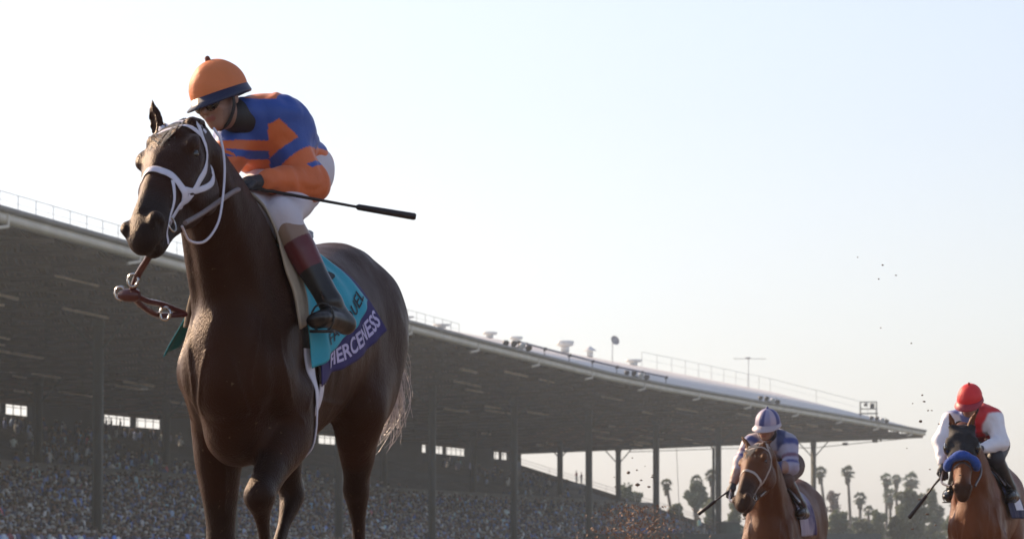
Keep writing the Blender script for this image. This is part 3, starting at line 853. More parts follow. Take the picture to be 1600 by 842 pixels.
# ------------------------------------------------------------------ the crowd in the stand
BODYC = np.array([(.95, .95, .95), (.7, .76, .9), (.28, .40, .75), (1, 1, 1), (.06, .06, .08), (.10, .11, .16), (.03, .03, .04), (.30, .30, .34), (.45, .10, .10), (.16, .20, .32), (.5, .45, .38), (.10, .20, .45), (.05, .07, .14), (.14, .12, .13), (.35, .4, .52)])
BODYW = np.array([7, 6, 5, 8, 14, 14, 12, 4, 1, 8, 2, 3, 10, 7, 6], float); BODYW /= BODYW.sum()
NAMES_C = ['pale grey', 'pale blue', 'blue', 'white', 'black', 'navy', 'black', 'grey', 'red', 'slate blue', 'cream', 'bright blue', 'dark blue', 'dark brown', 'light blue']
HAIR = np.array([(.03, .02, .02), (.08, .05, .03), (.25, .2, .12), (.5, .5, .5), (.6, .58, .52), (.35, .22, .16)])
def figure_template():
    """low detail seated spectator: body, arms, head, hat or hair. facing +y"""
    V = []; Q = []; part = []
    def ring(z, rx, ry, y=0, n=8): return [(rx * math.cos(a), y + ry * math.sin(a), z) for a in np.linspace(0, 2 * math.pi, n, endpoint=False)]
    def stack(rs, p):
        b = len(V)
        for r in rs: V.extend(r)
        n = 8
        for i in range(len(rs) - 1):
            for k in range(n): Q.append((b + i * n + k, b + i * n + (k + 1) % n, b + (i + 1) * n + (k + 1) % n, b + (i + 1) * n + k)); part.append(p)
    stack([ring(.0, .17, .13), ring(.25, .19, .13), ring(.47, .23, .12, .01), ring(.56, .14, .09, .01), ring(.6, .06, .06, .02)], 0)
    stack([ring(.58, .05, .05, .03), ring(.66, .075, .09, .04), ring(.74, .085, .10, .04)], 1)
    stack([ring(.73, .09, .105, .035), ring(.80, .085, .10, .03), ring(.85, .05, .06, .03), ring(.86, .005, .005, .03)], 2)
    for s in (-1, 1):
        stack([ring(.48, .055, .055, 0), ring(.30, .05, .05, .06), ring(.2, .04, .04, .22)], 0)
        for v in range(len(V) - 24, len(V)): V[v] = (V[v][0] + s * .23, V[v][1], V[v][2])
    stack([ring(.06, .16, .07, .12), ring(.04, .17, .08, .42), ring(.0, .15, .06, .5)], 3)
    return np.array(V), np.array(Q), np.array(part)
FT, FQ, FP = figure_template()
cr = np.random.default_rng(5)
people = []
Wr = np.arange(14.0, 61, 1.05)
for W in Wr:
    n = int(TOT / .80); t = (np.arange(n) + cr.uniform(0, 1)) * .80 + cr.normal(0, .06, n)
    n01 = vnoise(np.stack([t * .04, np.full(n, W * .13), np.zeros(n)], 1))
    dens = .93 if W < 36 else (.80 if W < 40 else (.22 if W < 44 else .05))
    if 40 < W < 41.6: dens = 0
    dens = dens + .28 * n01 * (1 if W > 34 else .4)
    farfade = np.clip((t - 8) / 120, .06, 1) if W > 24 else np.clip((t - 4) / 60, .3, 1)
    stair = ((t + 3) % 15.0) < 1.3
    keep = ~stair & (cr.random(n) < dens * farfade) & (t > 2) & (t < TOT - 1)
    t = t[keep]
    z = max(float(zseat(W)), 1.2)
    P = SP_(t, W - .1 + cr.normal(0, .08, len(t)), z + .38)
    people.append(np.concatenate([P, t[:, None], np.full((len(t), 1), W)], 1))
people = np.concatenate(people)
pxx = 800 + F * people[:, 0] / people[:, 1]; pyy = 880 - F * (people[:, 2] + .6 - CAMZ) / people[:, 1]
vis = (pxx > -150) & (pxx < 1140) & (pyy < 875) & ~((pxx > 285) & (pxx < 470) & (pyy < 700))
people = people[vis]; pxx = pxx[vis]; pyy = pyy[vis]
npp = len(people)
nrm2 = SP_(people[:, 3], 0, 0) - SP_(people[:, 3], 1, 0)      # towards the track
ang = np.arctan2(nrm2[:, 1], nrm2[:, 0]) - math.pi / 2 + cr.normal(0, .35, npp)
sc_ = cr.uniform(1.15, 1.5, npp) * np.where(cr.random(npp) < .12, 1.25, 1)
ci = cr.choice(len(BODYC), npp, p=BODYW); hi_ = cr.integers(0, len(HAIR), npp)
SKIN = np.array([(.22, .14, .11), (.14, .09, .07), (.30, .21, .17)])
lean = cr.normal(0, .1, (npp, 2))
def crowd_mesh(ix):
    c, s = np.cos(ang[ix])[:, None], np.sin(ang[ix])[:, None]
    T = FT[None] * sc_[ix][:, None, None]
    x = T[..., 0] + T[..., 2] * lean[ix][:, :1]; y = T[..., 1] + T[..., 2] * lean[ix][:, 1:]
    V = np.stack([x * c - y * s, x * s + y * c, T[..., 2]], -1) + people[ix][:, None, :3]
    Q = FQ[None] + (np.arange(len(ix)) * len(FT))[:, None, None]
    pal = np.stack([np.clip(BODYC[ci[ix]] * (.8, .95, 1.35) * cr.uniform(.3, 2.1, (len(ix), 1)) * (1.1 + .7 * vnoise(people[ix][:, :3] * .35))[:, None], 0, .92), SKIN[cr.integers(0, 3, len(ix))], HAIR[hi_[ix]], BODYC[ci[ix]] * .2 + .02], 1)
    fc = pal[:, FP]
    return V.reshape(-1, 3), Q.reshape(-1, 4), fc.reshape(-1, 3)
M_crowd = mat('crowd_clothes', rough=.85, var=.15, scale=2, attr='Col')
size = F / people[:, 1]
order = np.argsort(-size * ((pxx > 2) & (pxx < 1130) & (pyy < 838)))
near, rest = order[:300], order[300:]
V, Q, fc = crowd_mesh(rest)
o = mesh_np('crowd', V - SB, Q, M_crowd, None, fcol=fc); o.location = tuple(SB); tag(o, kind='stuff')
# the three hundred that show largest are people of their own, sharing a few bodies by shirt colour
proto = {}
for i in near:
    key = (int(ci[i]), int(hi_[i]) % 3)
    if key not in proto:
        pal = np.stack([BODYC[key[0]], SKIN[key[1]], HAIR[int(hi_[i])], BODYC[key[0]] * .2 + .02]); fcc = pal[FP]
        ob = mesh_np('person', FT, FQ, M_crowd, None, fcol=fcc); proto[key] = ob.data; bpy.data.objects.remove(ob)
    ob = bpy.data.objects.new('person', proto[key]); C.objects.link(ob)
    ob.location = tuple(people[i, :3]); ob.rotation_euler = (0, 0, float(ang[i])); ob.scale = (float(sc_[i]),) * 3
    tag(ob, 'seated spectator in a %s top in the shaded nearest rows of the stand' % NAMES_C[key[0]], 'person', 'spectators in the nearest rows')
# two people standing at the rim of the end wall, silhouettes at the back windows
def standing(p, face, label, col, h=1.75):
    b = np.array(p, float); s = h / 1.75
    f = Field((-.45, -.35, -.05), (.45, .4, 1.9), .03)
    for sg in (-1, 1):
        f.loft([(sg * .11, 0, .92, .09, .09), (sg * .11, .02, .5, .065, .065), (sg * .11, 0, .1, .045, .05)], side=(1, 0, 0), k=.03)
        f.cap((sg * .11, 0, .06), (sg * .12, .14, .05), .05, .04)
        f.loft([(sg * .2, 0, 1.42, .06, .06), (sg * .27, .0, 1.15, .045, .045), (sg * .24, .16, 1.0, .035, .035)], side=(1, 0, 0), k=.03)
        f.cap((sg * .24, .18, 1.0), (sg * .22, .25, 1.02), .035, .03)
    f.loft([(0, 0, .92, .16, .11), (0, 0, 1.15, .15, .10), (0, 0, 1.35, .19, .12), (0, 0, 1.47, .10, .07)], side=(1, 0, 0), k=.04)
    f.cap((0, .01, 1.48), (0, .02, 1.58), .05); f.ell((0, .03, 1.68), (.08, .10, .12), k=.02); f.cap((0, .13, 1.66), (0, .14, 1.65), .02, .015)
    P, Q = f.mesh(); P *= s
    colr = np.where((P[:, 2] > 1.5 * s)[:, None], (.35, .22, .17), np.where((P[:, 2] > .92 * s)[:, None], col, (.03, .03, .05))) * np.ones((len(P), 3))
    colr[P[:, 2] > 1.74 * s] = (.03, .02, .02)
    o = mesh_np('person', P, Q, M_crowd, None, smooth=True, col=colr); o.location = tuple(b); o.rotation_euler = (0, 0, face); tag(o, label, 'person')
for px, lb, cl in ((901, 'spectator in dark red at the end wall rim, left one of the pair', (.25, .04, .05)), (909, 'spectator in a dark top, right one of the pair at the end wall rim', (.10, .04, .06))):
    W = 52.0 if px < 905 else 51.3
    Wf = np.linspace(30, 61, 200); pp = SP_(.3, Wf, 0); xx = 800 + F * pp[:, 0] / pp[:, 1]; W = float(Wf[np.abs(xx - px).argmin()])
    standing(SP_(.45, W, float(zseat(W)) + .72), 1.0, lb, cl)
for px, lb, cl in ((166, 'spectator standing in front of the bright back window, left end', (.04, .04, .05)), (174, 'spectator silhouetted in the bright back window between the other two', (.05, .03, .03)), (188, 'broad spectator silhouetted at the right part of the bright back window', (.03, .04, .05))):
    t = t_of_px(px, 60.4, 16.2); standing(SP_(t, 60.4, 14.75), 2.0, lb, cl, 1.7)
# ------------------------------------------------------------------ horses
def headframe(poll, muzzle, roll=0.0):
    poll = np.array(poll, float); u = unit(np.array(muzzle) - poll)
    v = unit(np.cross((0, 0, 1), u)); v = unit(v); w = np.cross(u, v)     # v to the left, w towards the forehead
    c, s = math.cos(roll), math.sin(roll); v, w = v * c + w * s, w * c - v * s
    return poll, u, v, w

M_eye = mat('wet_eye', (.012, .008, .006), .05, 0, 1, 0, coat=1)
M_hoof = mat('hoof_horn', (.05, .04, .035), .5, .2, 8, 0)

def lower_leg(f, knee, fet, hoof, k=.012, hind=False):
    kn, ft, hf = (np.array(x, float) for x in (knee, fet, hoof))
    d = ft - kn
    a = .034 if not hind else .036
    f.loft([(*kn, .054, .054), (*(kn + d * .14), .044, .050), (*(kn + d * .4), .027, .036), (*(kn + d * .78), .028, .036), (*ft, .036, .042)], k=k, sub=3)
    f.loft([(*ft, .036, .040), (*(ft + (hf - ft) * .45), .029, .032), (*(ft + (hf - ft) * .8), .036, .038)], k=k, sub=2)

def make_horse(root, name, label, P):
    h = P.get('h', .009); g = P['pose']; hd = P['head']
    f = Field((-1.75, -.46, -.03), (1.42, .46, 2.28), h)
    # trunk
    f.loft([(.43, 0, 1.15, .10, .14), (.36, 0, 1.14, .16, .27), (.24, 0, 1.165, .188, .355), (.08, 0, 1.19, .205, .415), (-.12, 0, 1.215, .23, .415), (-.38, 0, 1.26, .27, .365),
            (-.62, 0, 1.315, .285, .325), (-.82, 0, 1.365, .275, .30), (-1.0, 0, 1.40, .27, .31), (-1.16, 0, 1.39, .235, .27), (-1.27, 0, 1.36, .16, .19)], k=.05, sub=3)
    f.loft([(.16, 0, 1.54, .085, .10), (.0, 0, 1.60, .055, .075), (-.18, 0, 1.585, .065, .08), (-.42, 0, 1.56, .10, .09)], k=.07, sub=3)        # withers
    f.loft([(-.62, 0, 1.55, .14, .09), (-.9, 0, 1.62, .16, .09), (-1.12, 0, 1.58, .12, .09)], k=.07, sub=3)                                        # croup
    # breast muscles, shoulders
    f.ell((.24, 0, .90), (.17, .13, .13), k=.06)
    for s in (-1, 1):
        f.ell((.385, s * .10, 1.14), (.085, .088, .15), k=.022)
        f.loft([(.02, s * .12, 1.52, .04, .10), (.18, s * .165, 1.30, .048, .12), (.31, s * .172, 1.12, .055, .10)], k=.028, sub=3)                     # shoulder blade
        f.loft([(.30, s * .158, 1.12, .066, .10), (.14, s * .165, 1.02, .066, .115), (.05, s * .162, .98, .056, .09)], k=.028, sub=2)                      # upper arm, triceps
        f.ell((-.02, s * .17, 1.10), (.15, .06, .13), k=.035)
        f.ell((-1.02, s * .17, 1.36), (.22, .12, .24), k=.06)                                                                                        # haunch
    # neck (drawn from the shoulder to the poll)
    pl, u, v, w = headframe(hd['poll'], hd['muzzle'], hd.get('roll', 0))
    nb = [(.14, 0, 1.36, .165, .25)]
    tgt = pl - u * .03 - w * .03
    b0 = np.array([.12, 0, 1.37]); 
    for t, a, b in ((.28, .162, .235), (.52, .134, .192), (.76, .106, .152), (1.0, .082, .115)):
        q = b0 + (tgt - b0) * t; q[2] += .045 * math.sin(math.pi * t) * P.get('arch', 1); nb.append((*q, a, b))
    f.loft(nb, k=.07, sub=3)
    f.loft([(.30, 0, 1.30, .07, .07), (*(b0 + (tgt - b0) * .5 + (.07, 0, -.13)), .055, .06), (*(tgt - w * .10 + u * .02), .05, .05)], k=.05, sub=3)  # windpipe
    for s in (-1, 1):   # neck side muscle and jugular furrow
        f.loft([(.26, s * .13, 1.28, .045, .06), (*(b0 + (tgt - b0) * .55 + (.04, s * .085, -.05)), .035, .05), (*(tgt + v * s * .07 - w * .07), .03, .04)], k=.035, sub=3)
    # head
    hs = hd.get('s', 1.12); H = lambda a, b, c: pl + u * a * (1 + (hs - 1) * .45) + v * b * hs + w * c * hs
    sd = tuple(v); hs = hd.get('s', 1.12)
    def hl(nodes, k=.02, sub=3): f.loft([(*H(a, b, c), ra * hs, rb * hs) for a, b, c, ra, rb in nodes], side=sd, k=k, sub=sub)
    hl([(-.02, 0, -.03, .070, .085), (.06, 0, -.01, .085, .085), (.15, 0, -.012, .092, .085), (.24, 0, -.02, .078, .078), (.34, 0, -.02, .062, .064), (.44, 0, -.022, .052, .054), (.52, 0, -.028, .054, .05), (.575, 0, -.036, .048, .042), (.60, 0, -.045, .036, .03)], k=.03)
    hl([(.08, 0, -.12, .050, .06), (.20, 0, -.13, .046, .055), (.32, 0, -.105, .036, .04), (.44, 0, -.09, .032, .028), (.53, 0, -.088, .034, .024), (.565, 0, -.088, .026, .018)], k=.03)
    for s in (-1, 1):
        f.ell(H(.15, s * .052, -.10), (.125, .036, .105), (u, v, w), k=.03)
        f.ell(H(.25, s * .056, -.045), (.09, .02, .05), (u, v, w), k=.03)
        f.ell(H(.125, s * .082, .034), (.055, .030, .028), (u, v, w), k=.018)          # brow
        f.ell(H(.15, s * .080, -.022), (.04, .016, .014), (u, v, w), k=.015)          # under the eye
        f.cap(H(.18, s * .080, -.03), H(.32, s * .062, -.035), .010, .008, k=.02)     # facial crest
        f.cap(H(.02, s * .06, .03), H(.09, s * .045, .065), .022, .02, k=.03)
        f.ell(H(.545, s * .046, -.010), (.044, .026, .036), (u, v, w), k=.012)         # nostril wing
        f.ell(H(.572, s * .062, -.014), (.030, .016, .022), (unit(u + w * .5), v, unit(w - u * .5)), k=.006, sub=True)
        f.ell(H(.148, s * .094, .006), (.022, .014, .016), (u, v, w), k=.006, sub=True)
    f.cap(H(.20, 0, .052), H(.50, 0, .020), .022, .018, k=.03)
    f.ell(H(.575, 0, -.062), (.05, .045, .005), (u, v, w), k=.006, sub=True)           # mouth line
    # ears
    for s, er in zip((-1, 1), hd['ears']):
        base = H(.0, s * .055, .045); d = unit(np.array(er)); side = unit(np.cross(d, u) + 1e-3)
        f.loft([(*base, .026, .028), (*(base + d * .05), .034, .020), (*(base + d * .10), .027, .014), (*(base + d * .155), .006, .006)], side=tuple(unit(np.cross(d, w) + v * .2)), k=.012, sub=3)
        f.ell(base + d * .075 + unit(u + v * s * .6) * .026, (.055, .016, .018), (d, unit(np.cross(d, u)), unit(np.cross(d, np.cross(d, u)))), k=.005, sub=True)
    # legs
    for s, key in ((-1, 'fr'), (1, 'fl')):
        el = np.array([.05, s * .158, .97]); kn, ft, hf = (np.array(q, float) for q in g[key])
        d = kn - el
        f.loft([(*(el + (.04, 0, .08)), .092, .125), (*(el + d * .2), .098, .12), (*(el + d * .5), .082, .094), (*(el + d * .8), .062, .068), (*kn, .060, .062)], k=.035, sub=3)
        f.ell(el + d * .22 + (.03, s * .02, 0), (.06, .05, .13), k=.03)
        f.ell(kn + (.006, 0, 0), (.056, .056, .068), k=.02)
        lower_leg(f, kn, ft, hf)
    for s, key in ((-1, 'hr'), (1, 'hl')):
        st, hk, ft, hf = (np.array(q, float) for q in g[key])
        hip = np.array([-1.0, s * .16, 1.32])
        f.loft([(*hip, .125, .24), (*((hip + st) / 2 + (-.03, 0, 0)), .122, .235), (*st, .108, .17)], k=.06, sub=3)
        f.loft([(-1.16, s * .15, 1.25, .08, .12), (*((np.array([-1.16, s * .15, 1.2]) + hk) / 2 + (-.01, 0, .06)), .062, .10), (*(st * .35 + hk * .65), .05, .065)], k=.05, sub=3)
        f.loft([(*st, .10, .15), (*(st * .6 + hk * .4), .082, .11), (*(st * .25 + hk * .75), .054, .072), (*hk, .050, .068)], k=.04, sub=3)
        back = unit(np.array([-1, 0, .25])); f.ell(hk + back * .03 + (0, 0, .03), (.045, .034, .06), k=.02)
        f.cap(st * .3 + hk * .7 + back * .06, hk + back * .05, .018, .022, k=.03)
        lower_leg(f, hk, ft, hf, hind=True)
    V, Q = f.mesh(); V, Q = largest(V, Q); 
    V0 = relax(V, Q, 2, .5); V1 = relax(V0, Q, 10, .55); wt = np.clip((.55 - V[:, 0]) / .15, 0, 1)[:, None]; V = V0 * (1 - wt) + V1 * wt
    # veins and tendons standing out on neck, shoulder and forearm
    def vein(pts, r=.011):
        Pv = catmull(pts, 6); d = np.full(len(V), 9.0)
        for a, b in zip(Pv[:-1], Pv[1:]):
            q = b - a; t = np.clip(((V - a) @ q) / (q @ q + 1e-9), 0, 1); d = np.minimum(d, np.linalg.norm(V - a - t[:, None] * q, axis=1))
        return np.exp(-(d / r) ** 2)
    vv = np.zeros(len(V))
    for s in (-1, 1):
        for pts in ([(.34, s * .20, 1.30), (.36, s * .21, 1.18), (.31, s * .24, 1.05), (.2, s * .26, .95)], [(.40, s * .12, 1.32), (.46, s * .13, 1.20), (.45, s * .10, 1.08), (.38, s * .12, .98)],
                    [(.24, s * .22, 1.38), (.14, s * .25, 1.25), (.10, s * .25, 1.10), (.16, s * .25, 1.0)], [(-.1, s * .27, 1.02), (-.35, s * .28, 1.0), (-.6, s * .25, 1.05)],
                    [(.46, s * .03, 1.20), (.47, s * .05, 1.08), (.42, s * .08, .98)]):
            vv = np.maximum(vv, vein(f.project(np.array(pts, float), .0)))
        key = 'fr' if s < 0 else 'fl'; el_ = np.array([.05, s * .175, 1.0]); kn_ = np.array(g[key][0])
        vv = np.maximum(vv, vein(f.project(np.array([el_ + (.1, -s * .05, 0), el_ * .6 + kn_ * .4 + (.08, -s * .05, 0), el_ * .25 + kn_ * .75 + (.05, -s * .03, 0)]), 0)))
        vv = np.maximum(vv, vein(f.project(np.array([H(.10, s * .10, -.09), H(.22, s * .09, -.09), H(.33, s * .08, -.05), H(.42, s * .07, -.03)]), 0), .008))
    V = V + f.grad(V) * (.0055 * vv)[:, None]
    # fine muscle relief
    V = V + f.grad(V) * (.0045 * vnoise(V * (7, 7, 5)) + .0018 * vnoise(V * (22, 22, 14) + 5))[:, None]
    # coat: bay with black points
    n = len(V); base = np.array(P['coat'], float); blk = np.array(P.get('points', (.012, .010, .010)), float)
    col = np.tile(base, (n, 1))
    rel = V - pl; au, av, aw = rel @ u, rel @ v, rel @ w
    mz = np.clip((au - P.get('muz', .40)) / .12, 0, 1) * (np.abs(av) < .2) * (aw > -.25) * (V[:, 0] > .6)
    dark = mz * .85
    for key in ('fr', 'fl'):
        kn = np.array(g[key][0]); below = np.zeros(n)
        for a, b in ((np.array([.05, kn[1], 1.0]) * .25 + kn * .75, kn), (kn, np.array(g[key][1])), (np.array(g[key][1]), np.array(g[key][2]))):
            d = b - a; t = np.clip(((V - a) @ d) / (d @ d), 0, 1); dist = np.linalg.norm(V - a - t[:, None] * d, axis=1)
            below = np.maximum(below, np.clip((.11 - dist) / .04, 0, 1))
        dark = np.maximum(dark, below * P.get('legdark', .9))
    for key in ('hr', 'hl'):
        pts = [np.array(q, float) for q in g[key]]; pts[0] = pts[0] * .15 + pts[1] * .85
        below = np.zeros(n)
        for a, b in zip(pts[:-1], pts[1:]):
            d = b - a; t = np.clip(((V - a) @ d) / (d @ d), 0, 1); dist = np.linalg.norm(V - a - t[:, None] * d, axis=1)
            below = np.maximum(below, np.clip((.12 - dist) / .04, 0, 1))
        dark = np.maximum(dark, below * P.get('legdark', .9))
    nzz = vnoise(V * 4.0) * .12
    dark = np.clip(dark + nzz * .5, 0, 1)[:, None]
    col = col * (1 + nzz[:, None]) * (1 - dark) + blk * dark
    for (a, b) in P.get('socks', []):       # white marks between two points
        a = np.array(a, float); b = np.array(b, float); d = b - a; t = np.clip(((V - a) @ d) / (d @ d), 0, 1); dist = np.linalg.norm(V - a - t[:, None] * d, axis=1)
        col[dist < .075] = (.42, .38, .34)
    if P.get('star'):
        m = (np.abs(av) < .022 + .01 * vnoise(V * 30)) & (au > .08) & (au < .15) & (aw > .03) & (V[:, 0] > .5); col[m] = (.35, .33, .32)
    e = empty(name, tuple(root.o), root.rz); tag(e, label, 'horse', P.get('group'))
    M_coat = mat(name + '_coat', rough=P.get('rough', .5), var=.22, scale=5, attr='Col', bump=.5, bscale=170, spec=.21, sheen=.03, rvar=.12, speck=(.10, .065, .04, 42), tint=(1, .56, .36), bump2=.35, b2scale=11, stretch=(1, 1, .45))
    mesh_np('body', V, Q, M_coat, e, smooth=True, col=col)
    # eyes, hooves
    for s in (-1, 1):
        mb = MB(); c = H(.148, s * .083, .006)
        mb.tube([c + v * s * x for x in (-.012, .0, .008, .013, .0155)], [.017, .0185, .015, .009, .002], 12, caps=False); mb.build('eye', M_eye, e, smooth=True)
    for key in ('fr', 'fl', 'hr', 'hl'):
        ft, hf = np.array(g[key][-2], float), np.array(g[key][-1], float); d = unit(hf - ft)
        if key in P.get('stand', ()): d = np.array([.25, 0, -1.0]); 
        d = unit(d); mb = MB(); mb.tube([hf - d * .045, hf - d * .01, hf + d * .045], [.042, .052, .062], 14); mb.build('hoof', M_hoof, e, smooth=False)
    # mane and forelock: locks of hair laid along the crest
    mm = MB(); rg = np.random.default_rng(3)
    M_mane = mat(name + '_hair', P.get('hair', (.02, .015, .012)), .5, .3, 20, .3, 90, spec=.5)
    side = P.get('mane_side', -1)
    for i in range(P.get('nmane', 150)):
        t = i / P.get('nmane', 150); c = b0 + (tgt - b0) * (.05 + .95 * t); c = c + np.array([-.10, 0, .30]) * (1 - t) + w * .02 * t + np.array([-.06, 0, .12]) * t
        c = f.project(np.array([c]), -.004)[0]; L = rg.uniform(.09, .17)
        p1 = f.project(np.array([c + (0, side * L * .45, .005)]), .012)[0]; p2 = f.project(np.array([p1 + (-.02 + rg.normal() * .02, side * L * .3, -L * .6)]), .012)[0]
        W = unit(tgt - b0) * .008; mm.sweep(np.stack([np.stack([q - W * k_, q + W * k_ + (0, 0, .001)]) for q, k_ in ((c, 1), ((c + p1) / 2 + (0, 0, .008), 1.2), (p1, 1), (p2, .3))]), None, closed=False)
    ff = MB()
    for i in range(26):
        b = H(-.01, rg.normal() * .02, .055); p1 = H(.05 + rg.random() * .03, rg.normal() * .03, .085); p2 = H(.13 + rg.random() * .05, rg.normal() * .035 - .01, .075)
        W = v * .005; b, p1, p2 = f.project(np.array([b, p1, p2]), .004, 20); ff.sweep(np.stack([np.stack([q - W * k_, q + W * k_]) for q, k_ in ((b, 1), (p1, 1.2), (p2, .3))]), None, closed=False)
    mm.build('mane', M_mane, e); ff.build('forelock', M_mane, e)
    # tail
    if P.get('tail'):
        tm = MB(); T = catmull(P['tail'], 6); m_ = len(T)
        for i in range(P.get('ntail', 420)):
            a = rg.uniform(0, 6.28); r = math.sqrt(rg.random()); ph = rg.uniform(0, 6.28); L = int(m_ * rg.uniform(.6, 1.0)); wv = rg.normal(size=3) * .012
            q = []
            for j in range(max(L, 4)):
                t = j / (m_ - 1); sp = .018 + .055 * math.sin(min(t * 2.0, 1.57)) * P.get('tailw', 1)
                q.append(T[j] + np.array([math.cos(a) * r * sp, math.sin(a) * r * sp, .3 * sp * math.sin(a * 2)]) + wv * t * 2 + np.array([.012 * P.get('curl', 1) * math.sin(t * 11 + ph), .014 * P.get('curl', 1) * math.sin(t * 9 + ph * 2), 0]) * t)
            q = np.array(q); ws = np.linspace(.0022, .0012, len(q))[:, None]; d = unit((rg.normal(), rg.normal(), 0)) 
            tm.sweep(np.stack([q - d * ws, q + d * ws], 1), None, closed=False)
        tm.build('tail', mat(name + '_tail_hair', P.get('tailcol', (.02, .015, .012)), .4, .4, 9, 0, spec=.6, trans=.35), e)
    return e, f, (pl, u, v, w, H)

ROOT1 = Root(-.985, 16.0, 0.0, 14.5)
pose1 = dict(fr=[(.0, -.155, .47), (.02, -.155, .19), (.07, -.155, .06)], fl=[(.43, .14, .655), (.30, .14, .36), (.16, .14, .30)],
             hr=[(-.72, -.19, 1.02), (-.90, -.15, .68), (-.60, -.15, .36), (-.50, -.15, .27)], hl=[(-.70, .19, 1.04), (-.83, .145, .70), (-.93, .14, .34), (-1.02, .14, .25)])
H1 = make_horse(ROOT1, 'dark_bay_horse', 'large dark bay racehorse in a white bridle galloping nearest the viewer', dict(
    h=.0085, pose=pose1, legdark=.62, coat=(.025, .0078, .0042), points=(.007, .006, .0065), rough=.45, stand=('fr',),
    head=dict(poll=ROOT1.loc(285, 224, .72), muzzle=ROOT1.loc(229, 332, 1.16), ears=[(-.30, -.32, 1), (-.95, -.05, .1)], roll=.34, s=1.28),
    socks=[((-.60, -.15, .46), (-.50, -.15, .30))],
    tail=[(-1.26, .0, 1.50), (-1.38, .05, 1.41), (-1.44, .10, 1.22), (-1.42, .09, 1.02), (-1.37, .04, .88)], tailcol=(.50, .44, .42), tailw=1.05, curl=2.6, ntail=300))
def root_far(px, Y, yaw, dz): return Root((px - 800) / F * Y, Y, dz, yaw)
ROOT2 = root_far(1208, 35.5, 14, -.57)
ROOT3 = root_far(1528, 34.6, 13, -.44)
pose2 = dict(fr=[(.36, -.17, .66), (.30, -.17, .36), (.18, -.17, .30)], fl=[(.02, .17, .50), (.05, .17, .22), (.10, .17, .09)],
             hr=[(-.72, -.19, 1.0), (-1.0, -.14, .62), (-1.1, -.14, .28), (-1.16, -.14, .2)], hl=[(-.70, .19, 1.0), (-.92, .15, .62), (-.75, .15, .28), (-.67, .15, .19)])
H2 = make_horse(ROOT2, 'bay_horse', 'light bay racehorse in the middle, head low, carrying the jockey in the striped cap', dict(
    h=.0125, pose=pose2, coat=(.105, .038, .016), points=(.022, .014, .012), rough=.45, star=True, muz=.36, legdark=.8,
    head=dict(poll=ROOT2.loc(1187, 708, .74), muzzle=ROOT2.loc(1163, 764, 1.14), ears=[(-.30, -.45, .8), (-.9, .3, .3)], roll=.3, s=1.36), tail=[(-1.26, .0, 1.52), (-1.45, .0, 1.4), (-1.6, .0, 1.15), (-1.62, .0, .9)], ntail=160, nmane=90))
H3 = make_horse(ROOT3, 'chestnut_bay_horse', 'reddish bay racehorse at the right edge with blue noseband and pricked ears', dict(
    h=.0125, pose={'fr': pose2['fl'] and [(q[0], -q[1], q[2]) for q in pose2['fl']], 'fl': [(q[0], -q[1], q[2]) for q in pose2['fr']], 'hr': [(q[0], -q[1], q[2]) for q in pose2['hl']], 'hl': [(q[0], -q[1], q[2]) for q in pose2['hr']]},
    coat=(.14, .045, .018), points=(.02, .012, .010), rough=.4, muz=.5, legdark=.8,
    head=dict(poll=ROOT3.loc(1503, 678, .70), muzzle=ROOT3.loc(1504, 760, 1.10), ears=[(-.12, -.25, 1), (-.12, .30, 1)], s=1.25), tail=[(-1.26, .0, 1.52), (-1.45, .0, 1.4), (-1.6, .0, 1.15), (-1.62, .0, .9)], ntail=160, nmane=90))
# ------------------------------------------------------------------ jockeys
M_skin = mat('skin', (.42, .24, .17), .5, .1, 8, .15, 80, attr='Col')
M_silk = mat('racing_silks', rough=.55, var=.10, scale=7, attr='Col', bump=.25, bscale=40, sheen=.2, bump2=.3, b2scale=11)
M_breech = mat('white_breeches', (.60, .57, .62), .6, .06, 8, .25, 30, bump2=.3, b2scale=12)
M_boot = mat('leather_boot', rough=.35, var=.15, scale=8, attr='Col', bump=.15, bscale=60, coat=.1)
M_glove = mat('dark_glove', (.035, .035, .04), .6, .25, 20, .3, 90)
M_cap = mat('cap_cloth', rough=.6, var=.08, scale=9, attr='Col', bump=.25, bscale=50, bump2=.25, b2scale=14)
M_gog = mat('goggle_lens', (.01, .01, .012), .15, 0, 1, 0, coat=.6)
M_strap = mat('dark_strap', (.02, .018, .02), .6, .2, 30, .2, 90)
M_whip = mat('whip_leather', (.018, .012, .012), .45, .2, 30, .3, 80)

def segt(V, a, b):
    a = np.array(a, float); d = np.array(b, float) - a; t = ((V - a) @ d) / (d @ d); tc = np.clip(t, 0, 1)
    return t, np.linalg.norm(V - a - tc[:, None] * d, axis=1)

def frame(f, u):
    f = unit(f); l = unit(np.cross(u, f)); return f, l, np.cross(f, l)      # forward, left, up

